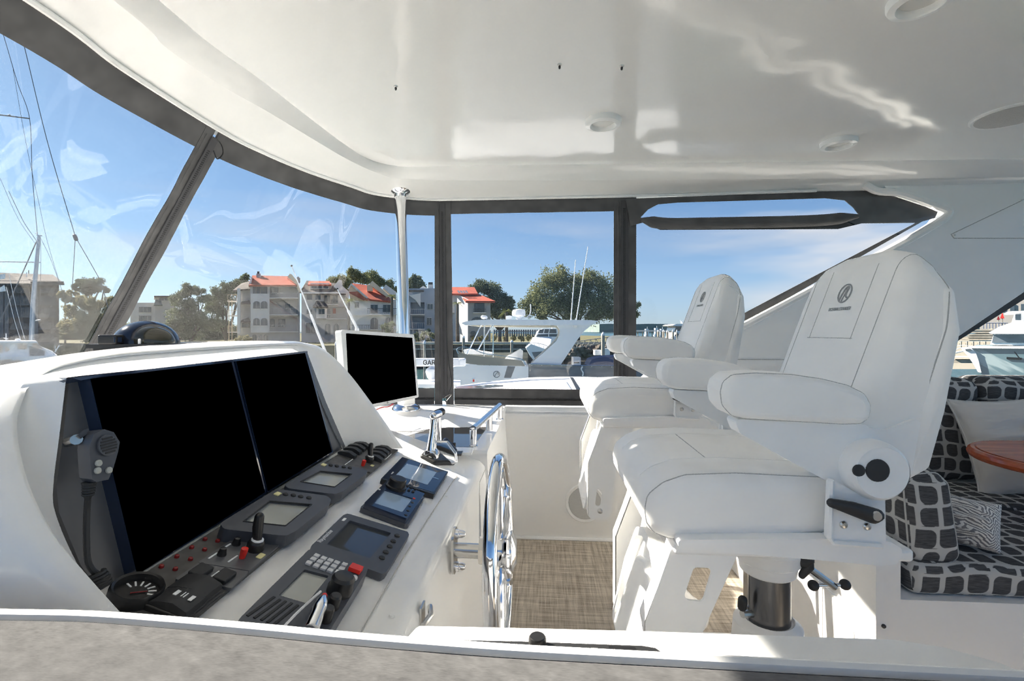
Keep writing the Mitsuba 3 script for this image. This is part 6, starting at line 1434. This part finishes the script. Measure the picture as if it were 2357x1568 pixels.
tree('oak', 'wide brownish oak behind the orange sloping roofs', [(770, 648, 14), (790, 645, 16), (815, 635, 16), (835, 640, 18), (855, 640, 16), (875, 650, 16), (895, 660, 14), (800, 660, 14), (905, 668, 10)], 92, LEAF1, 20000, 0.17, (840, 760))
tree('oak', 'dark tree just right of the chrome pole above the grey-blue house', [(945, 650, 12), (955, 645, 12), (965, 655, 12), (950, 662, 14), (975, 662, 8)], 92, LEAF2, 8000, 0.17, (955, 740))
tree('oak', 'dark tree left of the red roofed house, nearer the house', [(548, 655, 14), (560, 645, 12), (535, 660, 14), (520, 665, 14), (505, 672, 14), (545, 672, 14), (520, 690, 20), (490, 690, 14), (505, 715, 20), (515, 745, 18)], 88, LEAF2, 20000, 0.17, (520, 790))
tree('oak', 'broad dark tree above the compass', [(440, 665, 14), (425, 672, 14), (455, 672, 14), (410, 690, 18), (470, 690, 14), (440, 700, 20), (425, 725, 24), (455, 735, 24), (480, 745, 20), (410, 750, 18), (440, 765, 20)], 84, LEAF2, 24000, 0.16, (440, 790))
tree('pine', 'flat topped pine to the left of the slanted strip', [(205, 648, 12), (190, 656, 12), (220, 654, 12), (208, 662, 16), (180, 664, 8), (232, 662, 10), (238, 668, 8), (205, 672, 12)], 80, LEAF2, 12000, 0.14, (208, 730))
tree('bush_row', 'olive trees below the pine beside the dark building', [(150, 680, 12), (165, 690, 14), (185, 695, 14), (205, 705, 16), (230, 700, 14), (255, 690, 10), (165, 720, 18), (195, 735, 20), (225, 735, 20), (250, 720, 16), (170, 755, 18), (205, 770, 20), (240, 765, 18), (262, 745, 12), (150, 745, 12), (275, 720, 10)], 56, LEAF3, 30000, 0.11, None, 'trees')
tree('shrubbery', 'dense grey-green shrubbery along the shore left of the red roofed house', [(x, 762 + 6 * math.sin(x), 20) for x in range(140, 560, 16)] + [(x, 778, 14) for x in range(140, 580, 14)], 99, LEAF2, 26000, 0.2, None, 'shrubs')
labels['shrubbery']['kind'] = 'stuff'
tree('hedge', 'rounded hedge on top of the seawall', [(1090, 778, 6), (1105, 779, 6), (1120, 777, 7), (1140, 776, 8), (1160, 778, 6), (1182, 778, 8), (1215, 777, 8), (1230, 778, 7), (1200, 778, 7)], 63, LEAF3, 4200, 0.12, None, 'hedge')
tree('shrub', 'dark leafy shrub right of the monitor below the grey-blue house', [(958, 772, 8), (975, 770, 9), (990, 768, 9), (968, 780, 8), (985, 782, 8), (1000, 776, 8)], 64, LEAF2, 2600, 0.13, None, 'shrub')
tree('shrub', 'leafy shrub below the balcony left of the chrome pole', [(880, 752, 8), (893, 748, 9), (905, 750, 8), (895, 760, 8)], 62, LEAF2, 1600, 0.13, None, 'shrub')
tree('shrub', 'tan shrub at the foot of the red roofed house', [(553, 780, 6), (560, 776, 7), (568, 781, 6)], 64, LEAF3, 900, 0.12, None, 'shrub')
tree('oak', 'yellowing tree at the right edge above the red parasols', [(2350, 680, 20), (2380, 670, 24), (2330, 690, 10)], 70, LEAF3, 2500, 0.22, (2370, 750))
def palm(lab, x, y, r, yb, d):
    k = thing('palm', lab, 'palm tree', 'palms among the houses'); c = onD(x, y, d); ms = []
    for i in range(26):
        a = rng.uniform(0, 2 * math.pi); e = rng.uniform(-0.2, 1.1); L = r * d / FPX * rng.uniform(0.8, 1.1)
        dirv = A(math.cos(a) * math.cos(e), math.sin(a) * math.cos(e), math.sin(e)); sd = unit(np.cross(dirv, A(0, 0, 1)))
        t = np.linspace(0, 1, 7)[:, None]; P = c + dirv * L * t - A(0, 0, 1) * L * 0.75 * t ** 2
        w = L * 0.16 * np.sin(np.pi * np.clip(t, 0.06, 0.97)) ** 0.6
        for sgn_ in (-1, 1):
            for j in range(6):
                for q in (0.0, 0.5):
                    p0 = P[j] * (1 - q) + P[j + 1] * q; ww = float(w[j] * (1 - q) + w[j + 1] * q)
                    tip = p0 + sd * sgn_ * ww + dirv * ww * 0.9 - A(0, 0, 1) * ww * 0.5
                    ms.append(np.array([p0, p0 + dirv * L * 0.05, tip]))
    v = np.vstack(ms); part(k, 'fronds', TM(v, np.arange(len(v)).reshape(-1, 3)), LEAFP, smooth=False)
    b = onD(x, yb, d); b[2] = min(b[2], -0.5); part(k, 'trunk', tube([b, c], [0.24, 0.17], 8), BARK)
palm('palm in front of the dark roofed house', 803, 695, 24, 770, 66); palm('palm beside the chrome pole at the orange roof', 902, 684, 20, 770, 66); palm('palm beside the orange roofed house above the yacht', 1053, 700, 18, 790, 63); palm('palm left of the yacht radar dome', 1166, 718, 22, 770, 63)
